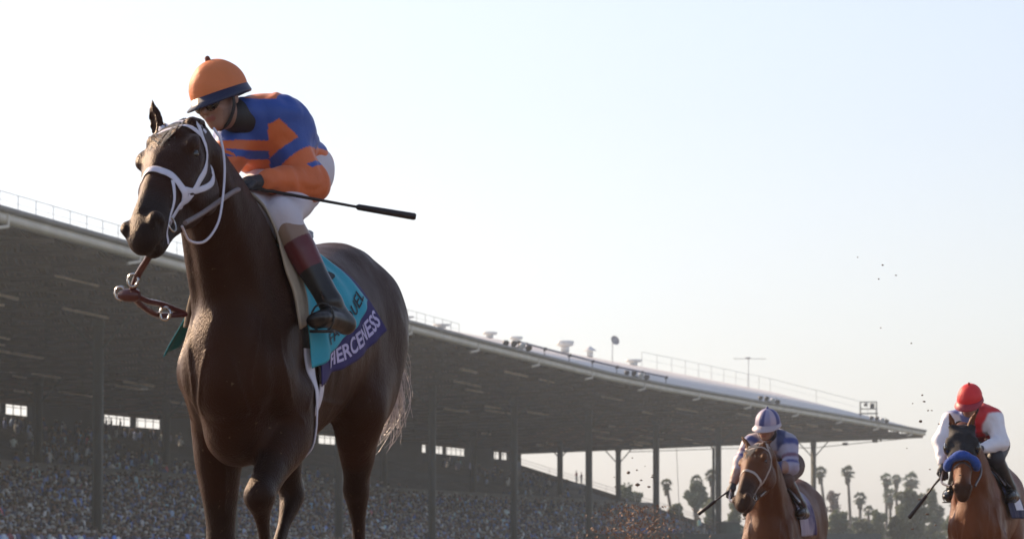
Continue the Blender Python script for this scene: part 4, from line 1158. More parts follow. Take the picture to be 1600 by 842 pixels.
def make_jockey(root, label, J, style, h=.008, hres=.0045):
    e = empty('person', tuple(root.world(np.array(J['pelvis'])) - (0, 0, .4)), root.rz); tag(e, label, 'person')
    base = np.array(J['pelvis'], float) - (0, 0, .4)
    A = {k: np.array(v, float) for k, v in J.items()}
    hf, hl_, hu = frame(A['headf'], A['headu']); hc = A['head']
    def torso(f, grow=0.0):
        up = unit(A['chest'] - A['pelvis']); 
        mid = (A['pelvis'] + A['chest']) / 2 + (0, 0, .02)
        sidev = tuple(unit(A['shL'] - A['shR']))
        f.loft([(*A['pelvis'], .155, .125), (*mid, .140, .115), (*A['chest'], .175, .128), (*A['upper'], .165, .11), (*(A['upper'] * .35 + A['neck'] * .65), .085, .075)], side=sidev, k=.04, sub=3, grow=grow)
    def arm(f, s, grow=0.0, k=.03, b=1.0):
        sh, el, wr = A['sh' + s], A['el' + s], A['wr' + s]
        f.ell(sh, (.072, .072, .072), k=.05, grow=grow)
        f.loft([(*sh, .062 * b, .066 * b), (*(sh * .5 + el * .5), .056 * b, .058 * b), (*el, .046 * b, .048 * b)], k=k, sub=2, grow=grow)
        f.loft([(*el, .046 * b, .048 * b), (*(el * .6 + wr * .4), .046 * b, .046 * b), (*wr, .030, .032)], k=k, sub=2, grow=grow)
    def leg(f, s, grow=0.0, lower=True, k=.03):
        hp, kn, an = A['hip' + s], A['knee' + s], A['ank' + s]
        f.loft([(*hp, .10, .11), (*(hp * .5 + kn * .5), .085, .09), (*kn, .062, .062)], k=k, sub=2, grow=grow)
        if lower: f.loft([(*kn, .060, .060), (*(kn * .65 + an * .35), .056, .060), (*(kn * .3 + an * .7), .042, .044), (*an, .036, .040)], k=k, sub=2, grow=grow)
    def foot(f, s, grow=0.0):
        an, toe, heel = A['ank' + s], A['toe' + s], A['heel' + s]
        f.loft([(*heel, .034, .036), (*((heel + toe) / 2 + (an - heel) * .15), .040, .036), (*(toe * .85 + heel * .15), .046, .030), (*toe, .034, .022)], side=tuple(unit(np.cross(toe - heel, an - heel))), k=.02, sub=2, grow=grow)
        f.cap(an, heel, .038, .034, k=.02, grow=grow)
    pts = np.array([v for k, v in A.items() if k not in ('headf', 'headu')])
    lo, hi = pts.min(0) - .25, pts.max(0) + .25
    # body
    fb = Field(lo, hi, h)
    torso(fb, -.01)
    for s in 'LR': arm(fb, s, -.008); leg(fb, s, -.006); foot(fb, s, -.012)
    fb.cap(A['neck'], hc - hu * .07 - hf * .01, .058, .055, k=.03)
    hh = lambda a, b, c: hc + hf * a + hl_ * b + hu * c
    fb.ell(hh(-.01, 0, .035), (.098, .076, .085), (hf, hl_, hu), k=.02)
    fb.ell(hh(.035, 0, -.045), (.062, .058, .075), (hf, hl_, hu), k=.03)
    fb.ell(hh(.06, 0, -.095), (.028, .03, .022), (hf, hl_, hu), k=.02)       # chin
    fb.ell(hh(.075, 0, .012), (.022, .055, .018), (hf, hl_, hu), k=.02)      # brow
    fb.cap(hh(.085, 0, 0), hh(.112, 0, -.035), .010, .015, k=.012)            # nose
    fb.ell(hh(.088, 0, -.064), (.014, .026, .008), (hf, hl_, hu), k=.008); fb.ell(hh(.086, 0, -.075), (.012, .022, .007), (hf, hl_, hu), k=.006)
    for s in (-1, 1):
        fb.ell(hh(.078, s * .030, -.006), (.014, .018, .011), (hf, hl_, hu), k=.01, sub=True)
        fb.ell(hh(.07, s * .035, -.032), (.02, .022, .018), (hf, hl_, hu), k=.02)
        fb.ell(hh(.0, s * .078, -.015), (.02, .008, .032), (hf, hl_, hu), k=.006)   # ear
    V, Q = fb.mesh(); V, Q = largest(V, Q); V = relax(V, Q, 1, .4)
    rel = V - hc; col = np.tile((.33, .185, .13), (len(V), 1)) * (1 + .1 * vnoise(V * 25)[:, None])
    lips = (np.abs(rel @ hu + .069) < .010) & (np.abs(rel @ hl_) < .026) & (rel @ hf > .07); col[lips] = (.30, .11, .09)
    col[(rel @ hu < -.05) & (rel @ hf < .065) & (np.linalg.norm(rel, axis=1) < .14)] *= .8 if style.get('stubble') else 1
    mesh_np('body', V - base, Q, M_skin, e, smooth=True, col=np.clip(col, 0, 1))
    # jersey
    fj = Field(lo, hi, h)
    torso(fj, .010)
    for s in 'LR': arm(fj, s, .014, k=.035, b=1.08)
    fj.cap(A['upper'], A['neck'] * .8 + hc * .2, .07, .062, k=.03)
    V, Q = fj.mesh(); V, Q = largest(V, Q); V = relax(V, Q, 2, .5)
    N = fj.grad(V)
    arm_dir = unit(A['elL'] - A['shL'])
    fold = np.sin(vnoise(V * 9) * 7 + V @ np.array([30, 12, 26])) * .5 + vnoise(V * 24) * .5
    V = V + N * (.0055 * fold + .009 * vnoise(V * (8, 8, 11) + 3))[:, None]
    col = style['jersey'](V, A); qm = col[Q].mean(1); acc = np.stack([np.bincount(Q.ravel(), np.repeat(qm[:, i], 4), minlength=len(V)) for i in range(3)], 1); col = col if style.get('crisp') else acc / np.maximum(np.bincount(Q.ravel(), minlength=len(V)), 1)[:, None]
    mesh_np('jersey', V - base, Q, M_silk, e, smooth=True, col=col)
    fc = Field(np.minimum(A['neck'], hc) - .16, np.maximum(A['neck'], hc) + .16, h)  # dark undershirt collar, its colour also standing in for shade on the neck
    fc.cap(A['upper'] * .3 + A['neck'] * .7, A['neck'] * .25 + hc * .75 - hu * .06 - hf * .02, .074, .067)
    V, Q = fc.mesh(); V, Q = largest(V, Q); mesh_np('undershirt_neck_shade', V - base, Q, style.get('collar', M_strap), e, smooth=True)
    # breeches
    fp = Field(lo, hi, h)
    fp.loft([(*A['pelvis'], .155, .13), (*((A['pelvis'] + A['chest']) / 2 * .6 + A['pelvis'] * .4), .14, .12)], side=tuple(unit(A['shL'] - A['shR'])), k=.04, sub=1, grow=.008)
    for s in 'LR':
        leg(fp, s, .009, lower=False, k=.04)
        kn, an = A['knee' + s], A['ank' + s]; fp.cap(kn, kn * .86 + an * .14, .068, .064, k=.03)
    V, Q = fp.mesh(); V, Q = largest(V, Q); V = relax(V, Q, 2, .5); V = V + fp.grad(V) * (.005 * vnoise(V * (14, 14, 18)))[:, None]
    mesh_np('breeches', V - base, Q, style.get('breech', M_breech), e, smooth=True)
    # boots
    for s in 'LR':
        kn, an = A['knee' + s], A['ank' + s]; p0 = kn * .88 + an * .12
        fo = Field(np.minimum(np.minimum(kn, an), A['toe' + s]) - .16, np.maximum(np.maximum(kn, an), A['toe' + s]) + .16, h * .8)
        fo.loft([(*p0, .058, .060), (*(kn * .6 + an * .4), .056, .060), (*(kn * .3 + an * .7), .044, .047), (*an, .040, .044)], k=.02, sub=2, grow=.006); foot(fo, s, .003)
        V, Q = fo.mesh(); V, Q = largest(V, Q); V = relax(V, Q, 1, .4); t, d = segt(V, kn, an)
        c = np.where((t < .30)[:, None], style['boot'][0], np.where((t < .62)[:, None], style['boot'][1], style['boot'][2])) * np.ones((len(V), 3))
        mesh_np('boot', V - base, Q, M_boot, e, smooth=True, col=c)
    # gloves with five fingers closed on rein or whip
    for s in 'LR':
        wr, hd_ = A['wr' + s], A['hand' + s]; d = unit(hd_ - wr); ax = unit(np.cross(d, (0, 0, 1))) * (1 if s == 'L' else -1); n = unit(np.cross(ax, d)); n = n if n[2] < 0 else -n
        fg = Field(hd_ - .13, hd_ + .13, hres)
        pc = hd_
        fg.ell(pc, (.050, .044, .022), (d, ax, n), k=.01); fg.cap(wr, pc - d * .02, .031, .027, k=.02)
        for i, (o_, L_) in enumerate(((-.031, .9), (-.011, 1.05), (.010, 1.0), (.030, .8))):
            a0 = pc + d * .036 + ax * o_; a1 = a0 + d * .034 * L_ + n * .012; a2 = a1 + n * .030 * L_ - d * .004; a3 = a2 - d * .024 * L_ + n * .004
            fg.cap(a0, a1, .0105, .0098, k=.003); fg.cap(a1, a2, .0098, .009, k=.003); fg.cap(a2, a3, .009, .008, k=.003)
        t0 = pc - d * .012 - ax * .036; t1 = t0 + d * .030 - ax * .012 + n * .016; t2 = t1 + d * .026 + ax * .018 + n * .014
        fg.cap(t0, t1, .0125, .011, k=.006); fg.cap(t1, t2, .011, .009, k=.003)
        V, Q = fg.mesh(); V, Q = largest(V, Q)
        mesh_np('glove', V - base, Q, style.get('glove', M_glove), e, smooth=True)
    # helmet: padded cap cover on a hard shell, with peak, band, button and chin strap
    V = []; n1, n2 = 22, 48
    cc = hh(-.012, 0, .030); A1 = (.128, .104, .118)
    for i in range(n1 + 1):
        th = math.radians(104) * i / n1
        for j in range(n2):
            ph = 2 * math.pi * j / n2; r = 1 + .010 * math.sin(ph * 6 + .5) * math.sin(th) ** 2 + (.03 * (1 - th / math.radians(104)) if i == 0 else 0)
            drop = 1.0
            V.append(cc + r * (hf * A1[0] * math.sin(th) * math.cos(ph) + hl_ * A1[1] * math.sin(th) * math.sin(ph) + hu * A1[2] * math.cos(th) * (1.02 if th < 1.57 else 1.6)))
    V = np.array(V); V += (V - cc) * (.02 * vnoise(V * 18))[:, None]
    Q = np.array([(i * n2 + j, i * n2 + (j + 1) % n2, (i + 1) * n2 + (j + 1) % n2, (i + 1) * n2 + j) for i in range(n1) for j in range(n2)])
    th = (np.arange(len(V)) // n2) / n1 * 104; ph = (np.arange(len(V)) % n2) / n2 * 360
    hm_ = mesh_np('cap', V - base, Q, M_cap, e, smooth=True, col=style['cap'](th, ph))
    mb = MB(); mb.tube([cc + hu * .118, cc + hu * .134, cc + hu * .139], [.012, .010, .004], 8); o = mb.build('button', M_cap, hm_, fcol=None, base=base, smooth=True)
    a = o.data.color_attributes.new('Col', 'FLOAT_COLOR', 'POINT'); a.data.foreach_set('color', np.tile((*style['button'], 1), len(o.data.vertices)).astype(np.float32))
    mb = MB()      # brim band and peak
    rows = []
    for j in range(n2 + 1):
        ph = 2 * math.pi * j / n2; rim = cc + hf * A1[0] * .985 * math.cos(ph) + hl_ * A1[1] * .985 * math.sin(ph) - hu * .032; o_ = unit(hf * math.cos(ph) + hl_ * math.sin(ph))
        pk = style.get('pk', .048) * max(math.cos(ph), 0) ** 1.5
        rows.append([rim + o_ * .004 + hu * .024, rim + o_ * .009 + hu * .004, rim + o_ * (.012 + pk) - hu * (.006 + pk * .25), rim + o_ * (.008 + pk) - hu * (.012 + pk * .25), rim - o_ * .004 - hu * .010, rim - o_ * .004 + hu * .02])
    mb.sweep(rows, None); mb.build('peak', style['peakmat'], hm_, base=base, smooth=False)
    if True:     # goggles
        mb = MB(); ring = []
        gz_ = style.get('gogz', -.006)
        for j in range(33):
            ph = 2 * math.pi * j / 32; ring.append([hh(-.004 + (.102 if math.cos(ph) > 0 else .106) * math.cos(ph), .084 * math.sin(ph), gz_ + q + .012 * math.cos(ph) * 0) for q in (-.010, .010)] +
                                                    [hh(-.004 + .108 * math.cos(ph), .088 * math.sin(ph), gz_ + q) for q in (.010, -.010)])
        mb.sweep(ring, None); mb.build('goggle_strap', M_strap, e, base=base)
        for s in (-1, 1):
            mb = MB(); c = hh(.096, s * .032, gz_ - .004); ax = unit(hf + hl_ * s * .35)
            mb.tube([c - ax * .022, c - ax * .004, c + ax * .006, c + ax * .010], [.034, .033, .026, .004], 14, caps=False); mb.build('goggle_lens', style.get('lens', M_gog), e, smooth=True, base=base)
    for s in (-1, 1):
        mb = ribbon([hh(.015, s * .088, .01), hh(.022, s * .080, -.05), hh(.045, s * .045, -.105), hh(.055, 0, -.121)], .018, .003, nrm=hl_ * s, n=5); mb.build('chin_strap', M_strap, e, base=base)
    return e, A

def box_col(n, c): return np.tile(np.array(c, float), (n, 1))
ORG = (.66, .155, .045); BLU = (.030, .085, .36)
def jersey1(V, A):
    c = box_col(len(V), BLU); z = V[:, 2]; zp = lambda y: .4 + (880 - y) / 398.0
    tL, dL = segt(V, A['shL'], A['elL']); tF, dF = segt(V, A['elL'], A['wrL']); tT, dT = segt(V, A['pelvis'], A['upper'])
    wob = .010 * vnoise(V * 9)
    front = z < zp(226) + wob; c[front] = ORG; c[(z < zp(241) + wob) & (z > zp(253) + wob)] = BLU
    sp = (np.abs(V[:, 1] - A['upper'][1] - .03) < .055) & (z > A['upper'][2] + .085) & (V[:, 0] > A['upper'][0] - .16); c[sp] = ORG
    arm = (dL < .135) & (tL > -.5) & (dL < dT + .07) & (V[:, 1] > A['shL'][1] - .055 + .25 * np.clip(V[:, 0] - A['shL'][0], 0, .2))
    ad = A['elL'] - A['shL']; pd = unit(np.array([0, -ad[2], ad[1]])); pc_ = (V - A['shL']) @ pd
    c[arm] = BLU
    tt = tL + .12 * vnoise(V * 6)
    patch = arm & (tt > -.38) & (tt < .27) & (pc_ < .050 + .02 * vnoise(V * 6)) & (pc_ > -.10); c[patch] = ORG
    c[arm & (tt >= .50) & (tt < .76)] = ORG; c[arm & (tt >= .84)] = ORG
    fa = (dF < .085) & (tF > .02) & (dF < dL); c[fa] = ORG
    tR, dR = segt(V, A['shR'], A['elR']); ra = (dR < .08) & (tR > .4) & (V[:, 1] < A['shR'][1] + .03); c[ra & (tR > .7)] = ORG
    return c
def cap1(th, ph):
    c = box_col(len(th), (.70, .20, .06)); c[th > 97] = (.02, .03, .09); return c
def jersey2(V, A):
    c = box_col(len(V), (.31, .32, .40)); z = V[:, 2]; n = vnoise(V * 5)
    c[(V[:, 1] < A['chest'][1] - .04)] = (.50, .40, .38)
    c[z < A['chest'][2] - .04] = (.34, .22, .18)
    c[np.abs(V[:, 1] - A['neck'][1] - .10) < .035] = (.03, .045, .14)
    for s in 'LR':
        t, d = segt(V, A['sh' + s], A['el' + s]); m = (d < .11) & (t > -.1); c[m & (t < .16)] = (.05, .07, .24); c[m & (t >= .16)] = (.36, .37, .50) if s == 'L' else (.42, .37, .42)
        c[m & (t > .5) & (t < .66)] = (.16, .08, .14); c[m & (t > .8) & (t < .92)] = (.05, .06, .24)
    return c
def cap2(th, ph):
    c = box_col(len(th), (.42, .37, .46)); k = (np.floor((ph + 22) / 30).astype(int) % 3); c[k == 0] = (.05, .06, .20); c[k == 1] = (.28, .27, .42); c[th > 95] = (.5, .42, .45); return c
def jersey3(V, A):
    c = box_col(len(V), (.15, .18, .42)); c[V[:, 1] > A['chest'][1] + .0] = (.62, .02, .03)
    for s in 'LR':
        t, d = segt(V, A['sh' + s], A['el' + s]); t2, d2 = segt(V, A['el' + s], A['wr' + s]); m = ((d < .115) & (t > -.12)) | ((d2 < .09)); c[m] = (.78, .79, .85)
        c[(d < .12) & (t <= -.12) & (t > -.8) & (d < .085) & (V[:, 2] > A['sh' + s][2])] = (.18, .20, .45)
    return c
def cap3(th, ph):
    c = box_col(len(th), (.72, .025, .03)); c[th > 96] = (.25, .03, .05); return c
M_peak1 = mat('navy_peak', (.012, .018, .06), .4, .1, 5, 0)
M_peak2 = mat('pale_peak', (.45, .40, .45), .5, .1, 5, 0)
M_peak3 = mat('red_peak', (.35, .02, .04), .5, .1, 5, 0)

R1 = ROOT1.loc
def mirror(p, cy=0.0): return np.array([p[0], 2 * cy - p[1], p[2]])
J1 = dict(pelvis=R1(459, 268, -.36), chest=R1(425, 220, -.13), upper=R1(409, 193, -.03), neck=R1(393, 180, .05), head=R1(342, 153, .16), headf=(.88, -.36, -.28), headu=(.30, -.34, .89),
          shL=R1(443, 213, -.05), shR=R1(372, 215, .0), elL=R1(488, 287, -.08), wrL=R1(416, 283, .14), handL=R1(384, 287, .215),
          elR=R1(345, 268, .10), wrR=R1(352, 290, .22), handR=R1(350, 300, .28), hipL=R1(474, 276, -.32), hipR=R1(434, 276, -.32), kneeL=R1(440, 338, .12),
          kneeR=R1(384, 330, .16), ankL=R1(516, 472, .12), toeL=R1(492, 498, .28), heelL=R1(540, 506, .06))
J1['ankR'] = np.array([-.18, -.20, J1['ankL'][2]]); J1['toeR'] = np.array([-.02, -.20, J1['toeL'][2]]); J1['heelR'] = np.array([-.24, -.20, J1['heelL'][2]])
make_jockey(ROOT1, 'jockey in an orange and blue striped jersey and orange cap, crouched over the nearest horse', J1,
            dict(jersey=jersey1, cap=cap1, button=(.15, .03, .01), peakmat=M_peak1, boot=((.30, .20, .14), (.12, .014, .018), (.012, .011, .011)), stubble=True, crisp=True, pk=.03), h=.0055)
R2 = ROOT2.loc
J2 = dict(pelvis=R2(1224, 726, -.44), chest=R2(1211, 697, -.15), upper=R2(1207, 690, -.05), neck=R2(1203, 684, .02), head=R2(1199, 665, .12), headf=(.93, -.22, -.24), headu=(.24, .02, .95),
          shL=R2(1232, 694, -.06), shR=R2(1176, 693, -.03), elL=R2(1237, 730, .02), wrL=R2(1206, 732, .22), handL=R2(1198, 735, .28), elR=R2(1158, 722, .08), wrR=R2(1147, 752, .18), handR=R2(1143, 764, .22),
          hipL=R2(1238, 728, -.40), hipR=R2(1206, 728, -.40), kneeL=R2(1226, 748, .04), kneeR=R2(1180, 748, .10), ankL=R2(1252, 790, -.18), toeL=R2(1249, 802, .03), heelL=R2(1258, 803, -.24))
for q in ('ank', 'toe', 'heel'): J2[q + 'R'] = mirror(J2[q + 'L'])
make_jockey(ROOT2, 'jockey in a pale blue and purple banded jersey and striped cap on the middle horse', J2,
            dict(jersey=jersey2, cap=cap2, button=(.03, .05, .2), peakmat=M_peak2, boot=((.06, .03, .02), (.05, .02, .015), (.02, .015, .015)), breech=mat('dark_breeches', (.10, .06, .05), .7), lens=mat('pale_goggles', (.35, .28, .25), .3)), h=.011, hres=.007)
R3 = ROOT3.loc
J3 = dict(pelvis=R3(1542, 690, -.44), chest=R3(1527, 660, -.15), upper=R3(1522, 650, -.05), neck=R3(1518, 645, .02), head=R3(1515, 627, .12), headf=(.9, -.22, -.42), headu=(.38, .0, .92),
          shL=R3(1552, 655, -.06), shR=R3(1487, 657, -.03), elL=R3(1565, 692, .0), wrL=R3(1537, 700, .20), handL=R3(1527, 701, .27), elR=R3(1470, 690, .08), wrR=R3(1472, 722, .20), handR=R3(1474, 735, .25),
          hipL=R3(1558, 695, -.40), hipR=R3(1524, 695, -.40), kneeL=R3(1556, 716, .04), kneeR=R3(1502, 716, .10), ankL=R3(1579, 762, -.20), toeL=R3(1577, 776, .02), heelL=R3(1586, 776, -.26))
for q in ('ank', 'toe', 'heel'): J3[q + 'R'] = mirror(J3[q + 'L'])
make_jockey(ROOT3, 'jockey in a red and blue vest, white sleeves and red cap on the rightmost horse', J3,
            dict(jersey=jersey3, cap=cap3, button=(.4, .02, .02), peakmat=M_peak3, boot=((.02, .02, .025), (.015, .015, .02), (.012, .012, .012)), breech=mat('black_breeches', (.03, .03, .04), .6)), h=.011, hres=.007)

def whip(root, pts, rr, label):
    P = np.array([root.world(np.array(p)) for p in pts]); b = P[0]
    e = tag(empty('riding_whip', tuple(b)), label, 'whip')
    mb = MB(); mb.tube(catmull(P[:3] - b, 4), list(np.interp(np.linspace(0, 1, 9), [0, .5, 1], rr[:3])), 8); mb.build('handle', M_whip, e, smooth=True)
    mb = MB(); mb.tube([P[2] - b, P[3] - b], [rr[2], rr[3]], 7); mb.build('shaft', M_whip, e, smooth=True)
    mb = MB(); d = P[4] - P[3]; mb.tube([P[3] - b, P[3] + d * .04 - b, P[4] - d * .03 - b, P[4] - b], [rr[3], rr[4], rr[4] * 1.15, rr[4] * .8], 8); mb.build('flap', M_whip, e, smooth=True)
whip(ROOT1, [R1(385, 290, .19), R1(400, 294, .18), R1(430, 300, .15), R1(556, 323, .06), R1(650, 339, .0)], (.011, .011, .007, .0055, .0125), 'long black riding whip held in the near jockey gloved hand, pointing right')
whip(ROOT2, [R2(1146, 762, .22), R2(1140, 766, .23), R2(1130, 773, .25), R2(1118, 782, .27), R2(1091, 803, .30)], (.012, .012, .008, .008, .015), 'short dark whip held low by the middle jockey, pointing down left')
whip(ROOT3, [R3(1478, 736, .24), R3(1472, 743, .25), R3(1460, 757, .27), R3(1448, 773, .28), R3(1420, 809, .32)], (.012, .012, .009, .009, .016), 'dark whip held low by the red capped jockey, pointing down left')
# ------------------------------------------------------------------ tack
M_wstrap = mat('white_strap', (.66, .64, .72), .5, .08, 20, .2, 90)
M_turq = mat('turquoise_cloth', (.030, .34, .44), .7, .10, 8, .2, 120, sheen=.1)
M_purp = mat('purple_cloth', (.030, .018, .11), .7, .12, 8, .2, 120)
M_cream = mat('cream_pad', (.42, .34, .24), .8, .15, 12, .4, 60)
M_leather = mat('brown_leather', (.045, .018, .012), .35, .2, 15, .2, 60, coat=.2)
M_red = mat('oxblood_leather', (.085, .015, .012), .3, .2, 15, .2, 60, coat=.3)
M_black = mat('black_lettering', (.01, .012, .015), .6)
M_lilac = mat('pale_lettering', (.52, .46, .68), .6)
M_metal = mat('steel', (.55, .53, .5), .25, .1, 10, 0, metal=1)
M_iron = mat('dull_iron', (.06, .06, .06), .5, .2, 10, 0, metal=.6)
M_grein = mat('grey_rubber_rein', (.20, .16, .16), .6, .15, 20, .3, 60)
def top_mesh(root, name, mb_or_VQ, m, label, cat, smooth=True, group=None):
    V, Fq = mb_or_VQ; W = root.world(V); b = np.array([*W.mean(0)[:2], W[:, 2].min()]); o = mesh_np(name, W - b, Fq, m, None, smooth=smooth); o.location = tuple(b); tag(o, label, cat, group); return o
class Drape:
    def __init__(s, fld, x0, x1, phL, phR, off, flL=(0, 0), flR=(0, 0), cz=1.27, rip=.006, seed=0, skew=0.0, rear=None):
        s.__dict__.update(locals())
    def pt(s, u, ph, extra=0.0):
        u = np.asarray(u, float); ph = np.asarray(ph, float)
        pl, pr = np.interp(u, [0, 1], s.phL), np.interp(u, [0, 1], s.phR)
        t = np.clip(ph / np.where(ph >= 0, pl, -pr), -1.2, 1.2); tl = np.clip(t, 0, 2); tr = np.clip(-t, 0, 2)
        x = s.x0 + (s.x1 - s.x0) * u + s.skew * tl + .008 * np.sin(ph * 6)
        if s.rear is not None: x = x + s.rear * u * np.interp(tl, [0, .45, 1], [0, -.3, 1])
        r = s.fld.ray(np.stack([x, 0 * x, 0 * x + s.cz], -1), np.stack([0 * x, np.sin(ph), np.cos(ph)], -1))
        fl = np.interp(u, [0, 1], s.flL) * tl ** 2.5 + np.interp(u, [0, 1], s.flR) * tr ** 2.5
        r = r + s.off + fl + extra + s.rip * np.sin(u * 14 + ph * 3 + s.seed) * np.abs(t) ** 1.5 + .5 * s.rip * np.sin(u * 31 + ph * 5)
        return np.stack([x, r * np.sin(ph), s.cz + r * np.cos(ph)], -1)
    def mesh(s, nu=60, nv=110, thick=.003):
        u, v = np.meshgrid(np.linspace(0, 1, nu), np.linspace(0, 1, nv), indexing='ij')
        pl, pr = np.interp(u, [0, 1], s.phL), np.interp(u, [0, 1], s.phR); ph = pr * (1 - v) + pl * v
        P = s.pt(u.ravel(), ph.ravel()); P2 = s.pt(u.ravel(), ph.ravel(), -thick); i = np.arange(nu * nv).reshape(nu, nv); n = nu * nv
        q = np.stack([i[:-1, :-1], i[:-1, 1:], i[1:, 1:], i[1:, :-1]], -1).reshape(-1, 4)
        ed = np.concatenate([i[0, :], i[1:, -1], i[-1, -2::-1], i[-2:0:-1, 0]]); e2 = np.roll(ed, -1)
        Q = np.concatenate([q, q[:, ::-1] + n, np.stack([ed, ed + n, e2 + n, e2], -1)])
        return np.concatenate([P, P2]), Q
    def text(s, body, u0, u1, m0, h, extra=.004, bold=.02, side=1):
        cu = bpy.data.curves.new('t', 'FONT'); cu.body = body; cu.size = 1; cu.offset = bold; cu.resolution_u = 3
        ob = bpy.data.objects.new('t', cu); C.objects.link(ob); bpy.context.view_layer.update()
        me = bpy.data.meshes.new_from_object(ob); V = np.array([v.co[:] for v in me.vertices]); T = [tuple(p.vertices) for p in me.polygons]
        bpy.data.objects.remove(ob); bpy.data.meshes.remove(me)
        # split long edges so the letters follow the cloth
        V[:, 0] = (V[:, 0] - V[:, 0].min()) / np.ptp(V[:, 0]); V[:, 1] = (V[:, 1] - V[:, 1].min()) / np.ptp(V[:, 1])
        u = u0 + (u1 - u0) * V[:, 0]; pl = np.interp(u, [0, 1], s.phL); ph = pl - (m0 + V[:, 1] * h)
        return s.pt(u, ph, extra), np.array([t for t in T if len(t) == 3])

e1, f1, (pl1, u1, v1, w1, HH1) = H1
# pads, cloths
D_t = Drape(f1, .10, -.44, (2.02, 1.04), (-1.75, -1.2), .016, flL=(.03, .06), flR=(.14, .05), skew=.0, rip=.010)
D_p = Drape(f1, -.0, -.53, (2.20, 1.40), (-1.6, -1.2), .008, flL=(.02, .07), flR=(.02, .02), rip=.006, seed=2)
o = top_mesh(ROOT1, 'name_cloth', D_p.mesh(), M_purp, 'dark purple cloth with pale letters hanging below the turquoise cloth of the nearest horse', 'saddle cloth')
def letters(root, D, par, m, *a, **k):
    V, T = D.text(*a, **k); W = root.world(V) - np.array(par.location); return mesh_np('lettering', W, T, m, par)
letters(ROOT1, D_p, o, M_lilac, 'FIERCENESS', .16, .97, .10, .20, bold=.025)
o = top_mesh(ROOT1, 'saddle_cloth', D_t.mesh(), M_turq, 'bright turquoise saddle cloth with black letters under the nearest jockey', 'saddle cloth')
letters(ROOT1, D_t, o, M_black, 'FANDUEL', .28, .92, .10, .15, bold=.012)
V, Q = D_t.pt(np.array([.62]), np.array([.72]), .006), None
cu = []; th = np.linspace(0, 2 * math.pi, 25)[:-1]
lu, lp = .66 + .085 * np.cos(th) * (1 + .25 * np.sin(3 * th)), .60 + .11 * np.sin(th) * (1 + .2 * np.cos(2 * th))
Vl = D_t.pt(np.append(lu, .66), np.append(lp, .60), .005)
mesh_np('printed_emblem', ROOT1.world(Vl) - np.array(o.location), np.array([(i, (i + 1) % 24, 24) for i in range(24)]), M_black, o)
D_c = Drape(f1, .215, .085, (1.45, 1.25), (-1.4, -1.2), .030, rip=.005)
top_mesh(ROOT1, 'saddle_pad', D_c.mesh(12, 70, .012), M_cream, 'cream fleece pad edge draped over the withers of the nearest horse', 'saddle pad')
# girth: two white straps round the barrel with a brown buckle piece
ge = tag(empty('girth', tuple(ROOT1.world(np.array([-.02, 0, .86]))), ROOT1.rz), 'white double strap girth round the belly of the nearest horse', 'girth'); gb = np.array([-.02, 0, .86])
for xo in (.075, -.04):
    ph = np.radians(np.linspace(100, 172, 30)); x = np.full(30, xo - .02) + np.linspace(0, -.0, 30)
    r = f1.ray(np.stack([x, 0 * x, 0 * x + 1.27], -1), np.stack([0 * x, np.sin(ph), np.cos(ph)], -1)) + .004
    mb = ribbon(np.stack([x, r * np.sin(ph), 1.27 + r * np.cos(ph)], -1), .072, .006, f1, .003, n=2); mb.build('strap', M_wstrap, ge, base=gb)
ph = np.radians(np.linspace(112, 126, 6)); x = np.full(6, -.045); r = f1.ray(np.stack([x, 0 * x, 0 * x + 1.27], -1), np.stack([0 * x, np.sin(ph), np.cos(ph)], -1)) + .008
mb = ribbon(np.stack([x, r * np.sin(ph), 1.27 + r * np.cos(ph)], -1), .09, .008, f1, .010, n=3); mb.build('buckle_guard', M_leather, ge, base=gb)
# small racing saddle: tree, pommel, flaps, stirrup leathers and irons
def saddle(root, fld, label, J, h=.008, irons=True):
    z0 = 1.66
    f = Field((-.50, -.30, 1.40), (.12, .30, 1.90), h)
    f.loft([(.03, 0, z0 + .05, .045, .03), (-.05, 0, z0 + .035, .07, .028), (-.18, 0, z0 + .015, .10, .025), (-.30, 0, z0 + .03, .12, .025), (-.38, 0, z0 + .06, .10, .02)], k=.02, sub=3)
    for s in (-1, 1): f.loft([(.0, s * .06, z0 + .02, .012, .10), (-.04, s * .15, z0 - .06, .012, .13), (-.05, s * .22, z0 - .16, .010, .11)], side=(0, .7, .7 * s), k=.02, sub=3)
    V, Q = f.mesh(); V, Q = largest(V, Q)
    b = np.array([-.2, 0, 1.45]); e = tag(empty('saddle', tuple(root.world(b)), root.rz), label, 'saddle')
    mesh_np('seat', V - b, Q, M_leather, e, smooth=True)
    for s, k in ((1, 'L'), (-1, 'R')):
        toe, heel, an = (np.array(J[q + k], float) for q in ('toe', 'heel', 'ank')); ball = toe * .75 + heel * .25; ball = ball + (0, 0, -.035)
        mb = ribbon([(-.02, s * .17, z0 - .03), (ball * .5 + np.array([-.02, s * .17, z0]) * .5) + (0, s * .02, 0), ball + (0, 0, .12)], .018, .003, nrm=(0, 1, 0)); mb.build('stirrup_leather', M_leather, e, base=b)
        ring = [ball + (0, s * math.sin(a) * .046, .045 - math.cos(a) * .055) for a in np.linspace(0, 2 * math.pi, 17)]; mb = MB(); mb.tube(ring, .004, 6, caps=False); mb.box(ball + (0, 0, -.008), (.05, .09, .01)); mb.build('stirrup_iron', M_iron, e, base=b)
saddle(ROOT1, f1, 'small dark racing saddle under the nearest jockey', J1)
saddle(ROOT2, None, 'small dark racing saddle under the middle jockey', J2, .012)
saddle(ROOT3, None, 'small dark racing saddle under the red capped jockey', J3, .012)

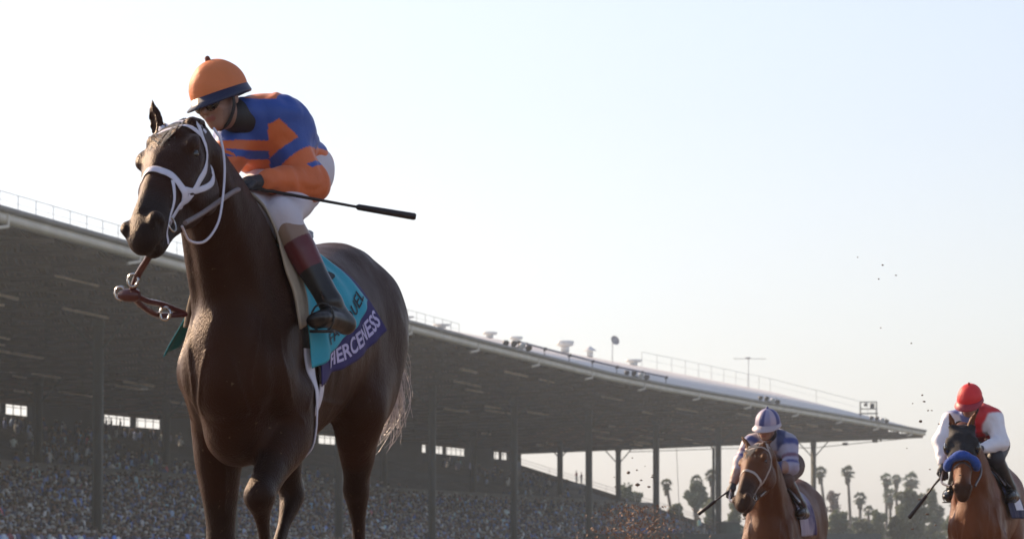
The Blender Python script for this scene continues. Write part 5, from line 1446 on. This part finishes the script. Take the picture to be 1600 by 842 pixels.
def strap(par, fld, pts, w, m, name='strap', th=.0016, off=.003, n=8):
    return ribbon(pts, w, th, fld, off, n).build(name, m, par)
def ring_around(H, fld, u, a=.0, n=28, tilt=0.0, arc=(0, 360), vs=.12, ws=.12, wc=-.03):
    th = np.radians(np.linspace(*arc, n)); return fld.project(np.array([H(u + tilt * math.cos(t), vs * math.sin(t), wc + ws * math.cos(t)) for t in th]), .003, 25)
def bridle(par, fld, H, m, w=.024, double=False, nose_u=.36):
    out = []
    def clean(P): return P
    # noseband, browband, crown, cheeks, throat lash
    strap(par, fld, ring_around(H, fld, nose_u, tilt=-.03, arc=(-130, 130), vs=.09, ws=.085), w * 1.15, m, 'noseband', n=2)
    for s in (-1, 1):
        strap(par, fld, fld.project(np.array([H(-.015, s * .03, .06), H(.02, s * .085, .03), H(.09, s * .10, -.05), H(.20, s * .075, -.055), H(.32, s * .065, -.06), H(.45, s * .055, -.07)]), .003, 25), w, m, 'cheek_strap', n=6)
    strap(par, fld, fld.project(np.array([H(-.03, -.10, .0), H(-.03, -.06, .055), H(-.03, 0, .075), H(-.03, .06, .055), H(-.03, .10, .0)]), .003, 25), w, m, 'crownpiece', n=6)
    strap(par, fld, fld.project(np.array([H(.03, -.10, .0), H(.055, -.06, .07), H(.06, 0, .09), H(.055, .06, .07), H(.03, .10, .0)]), .003, 25), w * .8, m, 'browband', n=6)
    for s in (-1, 1):
        mb = MB(); c = fld.project(np.array([H(.46, s * .06, -.07)]), .01)[0]; d = unit(H(.5, 0, 0) - H(0, 0, 0)); q = unit(H(0, 0, .1) - H(0, 0, 0))
        mb.tube([c + .028 * (d * math.cos(a) + q * math.sin(a)) for a in np.linspace(0, 2 * math.pi, 15)], .0045, 6, caps=False); mb.build('bit_ring', M_metal, par)

b1 = tag(empty('bridle', tuple(ROOT1.o), ROOT1.rz), 'white racing bridle with a thick noseband on the nearest horse', 'bridle')
H = HH1
bridle(b1, f1, H, M_wstrap, .030, nose_u=.33)
pj = lambda P, o=.003: f1.project(np.array(P), o, 25)
strap(b1, f1, pj([H(.33, .07, .02), H(.40, .072, -.03), H(.48, .062, -.06), H(.53, .05, -.10)]), .016, M_wstrap, 'nose_strap')          # figure-eight lower strap
strap(b1, f1, pj([H(.33, .075, -.02), H(.26, .085, -.07), H(.14, .10, -.10), H(.05, .10, -.09)]), .024, M_wstrap, 'cheek_strap')
Hn = H
th_ = [H(-.03, .10, .0), R1(346, 222, .74), R1(351, 262, .78), R1(348, 310, .84), R1(340, 350, .90), R1(320, 377, .95), R1(296, 376, 1.0), H(.45, .066, -.085)]
mb = MB(); mb.tube(catmull(th_, 6), .005, 6); mb.build('throat_lash', M_wstrap, b1, smooth=True)
# far bridles
b2 = tag(empty('bridle', tuple(ROOT2.o), ROOT2.rz), 'thin pale bridle on the middle horse', 'bridle'); f2, HH2 = H2[1], H2[2][4]
bridle(b2, f2, HH2, mat('pale_strap', (.42, .36, .32), .5), .022, nose_u=.33)
b3 = tag(empty('bridle', tuple(ROOT3.o), ROOT3.rz), 'dark bridle on the rightmost horse', 'bridle'); f3, HH3 = H3[1], H3[2][4]
bridle(b3, f3, HH3, M_leather, .022, nose_u=.38)
# blue fleece noseband (shadow roll)
P = ring_around(HH3, f3, .30, arc=(-105, 105), vs=.10, ws=.10, n=22); P = f3.project(P, .022, 20)
mb = MB(); mb.tube(P, [.038 + .006 * math.sin(i * .8) for i in range(len(P))], 10); V = np.concatenate(mb.v); 
o = mb.build('shadow_roll', mat('blue_fleece', (.022, .075, .34), .95, .2, 30, .8, 60, sheen=.4), None, smooth=True); o.location = tuple(ROOT3.o); o.rotation_euler = (0, 0, ROOT3.rz)
o.data.transform(Matrix.Translation(-Vector(P[11]))); o.location = tuple(ROOT3.world(P[11])); tag(o, 'thick blue fleece noseband across the face of the rightmost horse', 'noseband')
# black blinker hood on the same horse: cloth over forehead and cheeks with eye cups
NV, NU = 30, 26; th = np.linspace(math.radians(-150), math.radians(150), NV); us = np.linspace(.0, .25, NU)
P = np.array([[HH3(a, .14 * math.sin(t), -.03 + .15 * math.cos(t)) for t in th] for a in us]).reshape(-1, 3); P = f3.project(P, .008, 30); i = np.arange(NU * NV).reshape(NU, NV)
Q = np.stack([i[:-1, :-1], i[:-1, 1:], i[1:, 1:], i[1:, :-1]], -1).reshape(-1, 4)
hood = tag(empty('blinker_hood', tuple(ROOT3.world(HH3(.1, 0, 0))), ROOT3.rz), 'black blinker hood with eye cups on the rightmost horse', 'blinkers'); hb_ = HH3(.1, 0, 0)
mesh_np('hood_cloth', P - hb_, Q, mat('black_hood', (.012, .010, .012), .8, .2, 20, .2, 80), hood, smooth=True)
for s in (-1, 1):
    c = HH3(.15, s * .10, .0); d = unit(HH3(.15, s * .2, .0) - c); mb = MB(); q1 = unit(HH3(.25, 0, 0) - HH3(.15, 0, 0)); q2 = np.cross(d, q1)
    rows = []
    for k in range(5):
        a = k / 4; rr = [.052, .055, .05, .034, .004][k]; rows.append([c + d * (-.01 + .042 * a ** .7) + rr * (q1 * math.cos(t) * .9 + q2 * math.sin(t)) - q1 * .012 * a for t in np.linspace(0, 2 * math.pi, 17)[:-1]])
    for k in range(4):
        mb.add(rows[k] + rows[k + 1], [(j, (j + 1) % 16, 16 + (j + 1) % 16, 16 + j) for j in range(16)])
    mb.build('eye_cup', M_gog, hood, base=hb_, smooth=True)
# cloths on the far horses
D2 = Drape(f2, -.06, -.50, (1.85, 1.75), (-1.8, -1.7), .012, rip=.006); top_mesh(ROOT2, 'saddle_cloth', D2.mesh(30, 60), mat('violet_cloth', (.06, .045, .16), .7, alt=(.4, .4, .5), scale=4), 'dark violet and white saddle cloth on the middle horse', 'saddle cloth')
D3 = Drape(f3, -.06, -.52, (1.75, 1.70), (-1.8, -1.7), .012, flL=(.04, .06), rip=.006); o = top_mesh(ROOT3, 'saddle_cloth', D3.mesh(30, 60), mat('navy_cloth', (.02, .018, .06), .7), 'navy saddle cloth with a white patch on the rightmost horse', 'saddle cloth')
u_, p_ = np.meshgrid(np.linspace(.35, .8, 6), np.linspace(1.15, 1.5, 6), indexing='ij'); Vp = D3.pt(u_.ravel(), p_.ravel(), .006); i = np.arange(36).reshape(6, 6)
mesh_np('white_patch', ROOT3.world(Vp) - np.array(o.location), np.stack([i[:-1, :-1], i[:-1, 1:], i[1:, 1:], i[1:, :-1]], -1).reshape(-1, 4), M_wstrap, o)

# reins
def rein(par, root, pts, r, m, name='rein', b=None):
    mb = MB(); mb.tube(catmull(pts, 7), r, 7); return mb.build(name, m, par, base=b, smooth=True)
re1 = tag(empty('reins', tuple(ROOT1.world(np.array([.9, .1, 1.6]))), ROOT1.rz), 'grey reins running from the bit to the hands of the nearest jockey', 'reins'); rb = np.array([.9, .1, 1.6])
rein(re1, ROOT1, [H(.46, .085, -.075), R1(316, 333, .93), R1(345, 313, .80), R1(368, 298, .56), J1['handL'] + (0, 0, -.02)], .010, M_grein, b=rb)
rein(re1, ROOT1, [H(.46, -.075, -.075), (H(.46, -.06, -.10) + J1['handR']) / 2 + (0, 0, -.02), J1['handR'] + (0, 0, -.02)], .010, M_grein, b=rb)
# loose brown yoke strap swinging below the chin
ye = tag(empty('martingale', tuple(ROOT1.world(R1(205, 455, .95))), ROOT1.rz), 'brown leather strap with steel rings swinging below the chin of the nearest horse', 'martingale'); yb = R1(205, 455, .95)
rein(ye, ROOT1, [R1(238, 388, 1.06), R1(232, 402, 1.05), R1(216, 428, 1.0), R1(206, 455, .96)], [.013] * 22, M_red, 'strap', yb)
rein(ye, ROOT1, [R1(206, 458, .96), R1(230, 470, .80), R1(255, 476, .66), R1(288, 489, .52)], .011, M_red, 'strap', yb)
rein(ye, ROOT1, [R1(206, 462, .96), R1(222, 478, .82), R1(248, 492, .68), R1(290, 491, .52)], .011, M_red, 'strap', yb)
mb = MB(); c = R1(200, 461, .96); mb.tube([c + (0, -.035, 0), c + (0, -.01, 0), c + (0, .03, 0), c + (0, .045, 0)], [.014, .025, .026, .015], 10); mb.build('stop', M_red, ye, base=yb, smooth=True)
for px, py, xl in ((208, 438, 1.0), (188, 458, .96), (258, 490, .70)):
    c = R1(px, py, xl); mb = MB(); mb.tube([c + (0, .020 * math.cos(a), .024 * math.sin(a)) for a in np.linspace(0, 6.283, 13)], .006, 6, caps=False); mb.build('ring', M_metal, ye, base=yb, smooth=True)
for rt, J, Hx, nm in ((ROOT2, J2, HH2, 'middle'), (ROOT3, J3, HH3, 'red capped')):
    c = Hx(.46, 0, -.07); e = tag(empty('reins', tuple(rt.world(c)), rt.rz), 'dark reins running to the hands of the %s jockey' % nm, 'reins')
    for s, k in ((1, 'L'), (-1, 'R')): rein(e, rt, [Hx(.46, s * .08, -.07), (Hx(.46, s * .1, -.07) + J['hand' + k]) / 2 + (0, s * .03, -.03), J['hand' + k]], .010, M_leather, b=c)

# ------------------------------------------------------------------ flying dirt
dr = np.random.default_rng(21)
def clod(p, r, label, group):
    V = []; n1, n2 = 7, 9
    for i in range(n1 + 1):
        th = math.pi * i / n1
        for j in range(n2): ph = 6.2832 * j / n2; V.append((math.sin(th) * math.cos(ph), math.sin(th) * math.sin(ph) * .8, math.cos(th) * .65))
    V = np.array(V); V *= (1 + .45 * vnoise(V * 1.8 + dr.uniform(0, 20)))[:, None] * r
    Q = [(i * n2 + j, i * n2 + (j + 1) % n2, (i + 1) * n2 + (j + 1) % n2, (i + 1) * n2 + j) for i in range(n1) for j in range(n2)]
    o = mesh_np('dirt_clod', V, np.array(Q), M_dirt, None, smooth=False); o.location = tuple(p); tag(o, label, 'clod', group)
for px, py, r in ((1373, 436, 2), (1379, 414, 2.2), (1400, 430, 1.6), (1376, 512, 1.6), (1424, 536, 2), (1441, 617, 2.2), (1444, 627, 2.6), (1450, 641, 2), (1456, 641, 1.6), (1438, 658, 4), (1467, 662, 2), (1340, 402, 1.5), (1426, 630, 1.3),
                   (1453, 733, 2), (1449, 803, 3), (1426, 826, 2.5), (1462, 820, 2), (1541, 686, 3), (1437, 780, 2.4), (1417, 700, 1.4), (1500, 742, 2)):
    clod(at(px, py, dr.uniform(31.5, 34)), r / 240, 'small dark clod of dirt flying in the air near the rightmost horse', 'dirt clods flying near the rightmost horse')
for px, py, r in ((982, 738, 4), (996, 757, 4.5), (995, 734, 2), (1002, 750, 2.4), (1014, 760, 2.8), (1019, 745, 2.5), (971, 787, 2.8), (1020, 742, 2), (961, 760, 1.6), (988, 715, 1.5), (1008, 728, 1.2), (960, 745, 1.3)):
    clod(at(px, py, dr.uniform(38, 41)), r / 200, 'dark clod of dirt flying left of the middle horse, against the bright gap', 'dirt clods flying left of the middle horse')
# the brown spray of dirt thrown up behind
n = 2800; a = dr.normal(0, 1, (n, 3)); hgt = dr.random(n) ** 1.5
base_p = np.array(at(990, 880, 42.0)); base_p[2] = -.45
P = np.stack([a[:, 0] * (.16 + .26 * (1 - hgt)) + .05 * np.sin(hgt * 9), a[:, 1] * .5, .5 + hgt * .95], 1) + base_p
V, Q = leafquads(P, .017, dr)
o = mesh_np('dirt_spray', V - base_p, Q, mat('flying_soil', (.24, .15, .10), .95, .4, 3, 0), None); o.location = tuple(base_p); tag(o, kind='stuff')
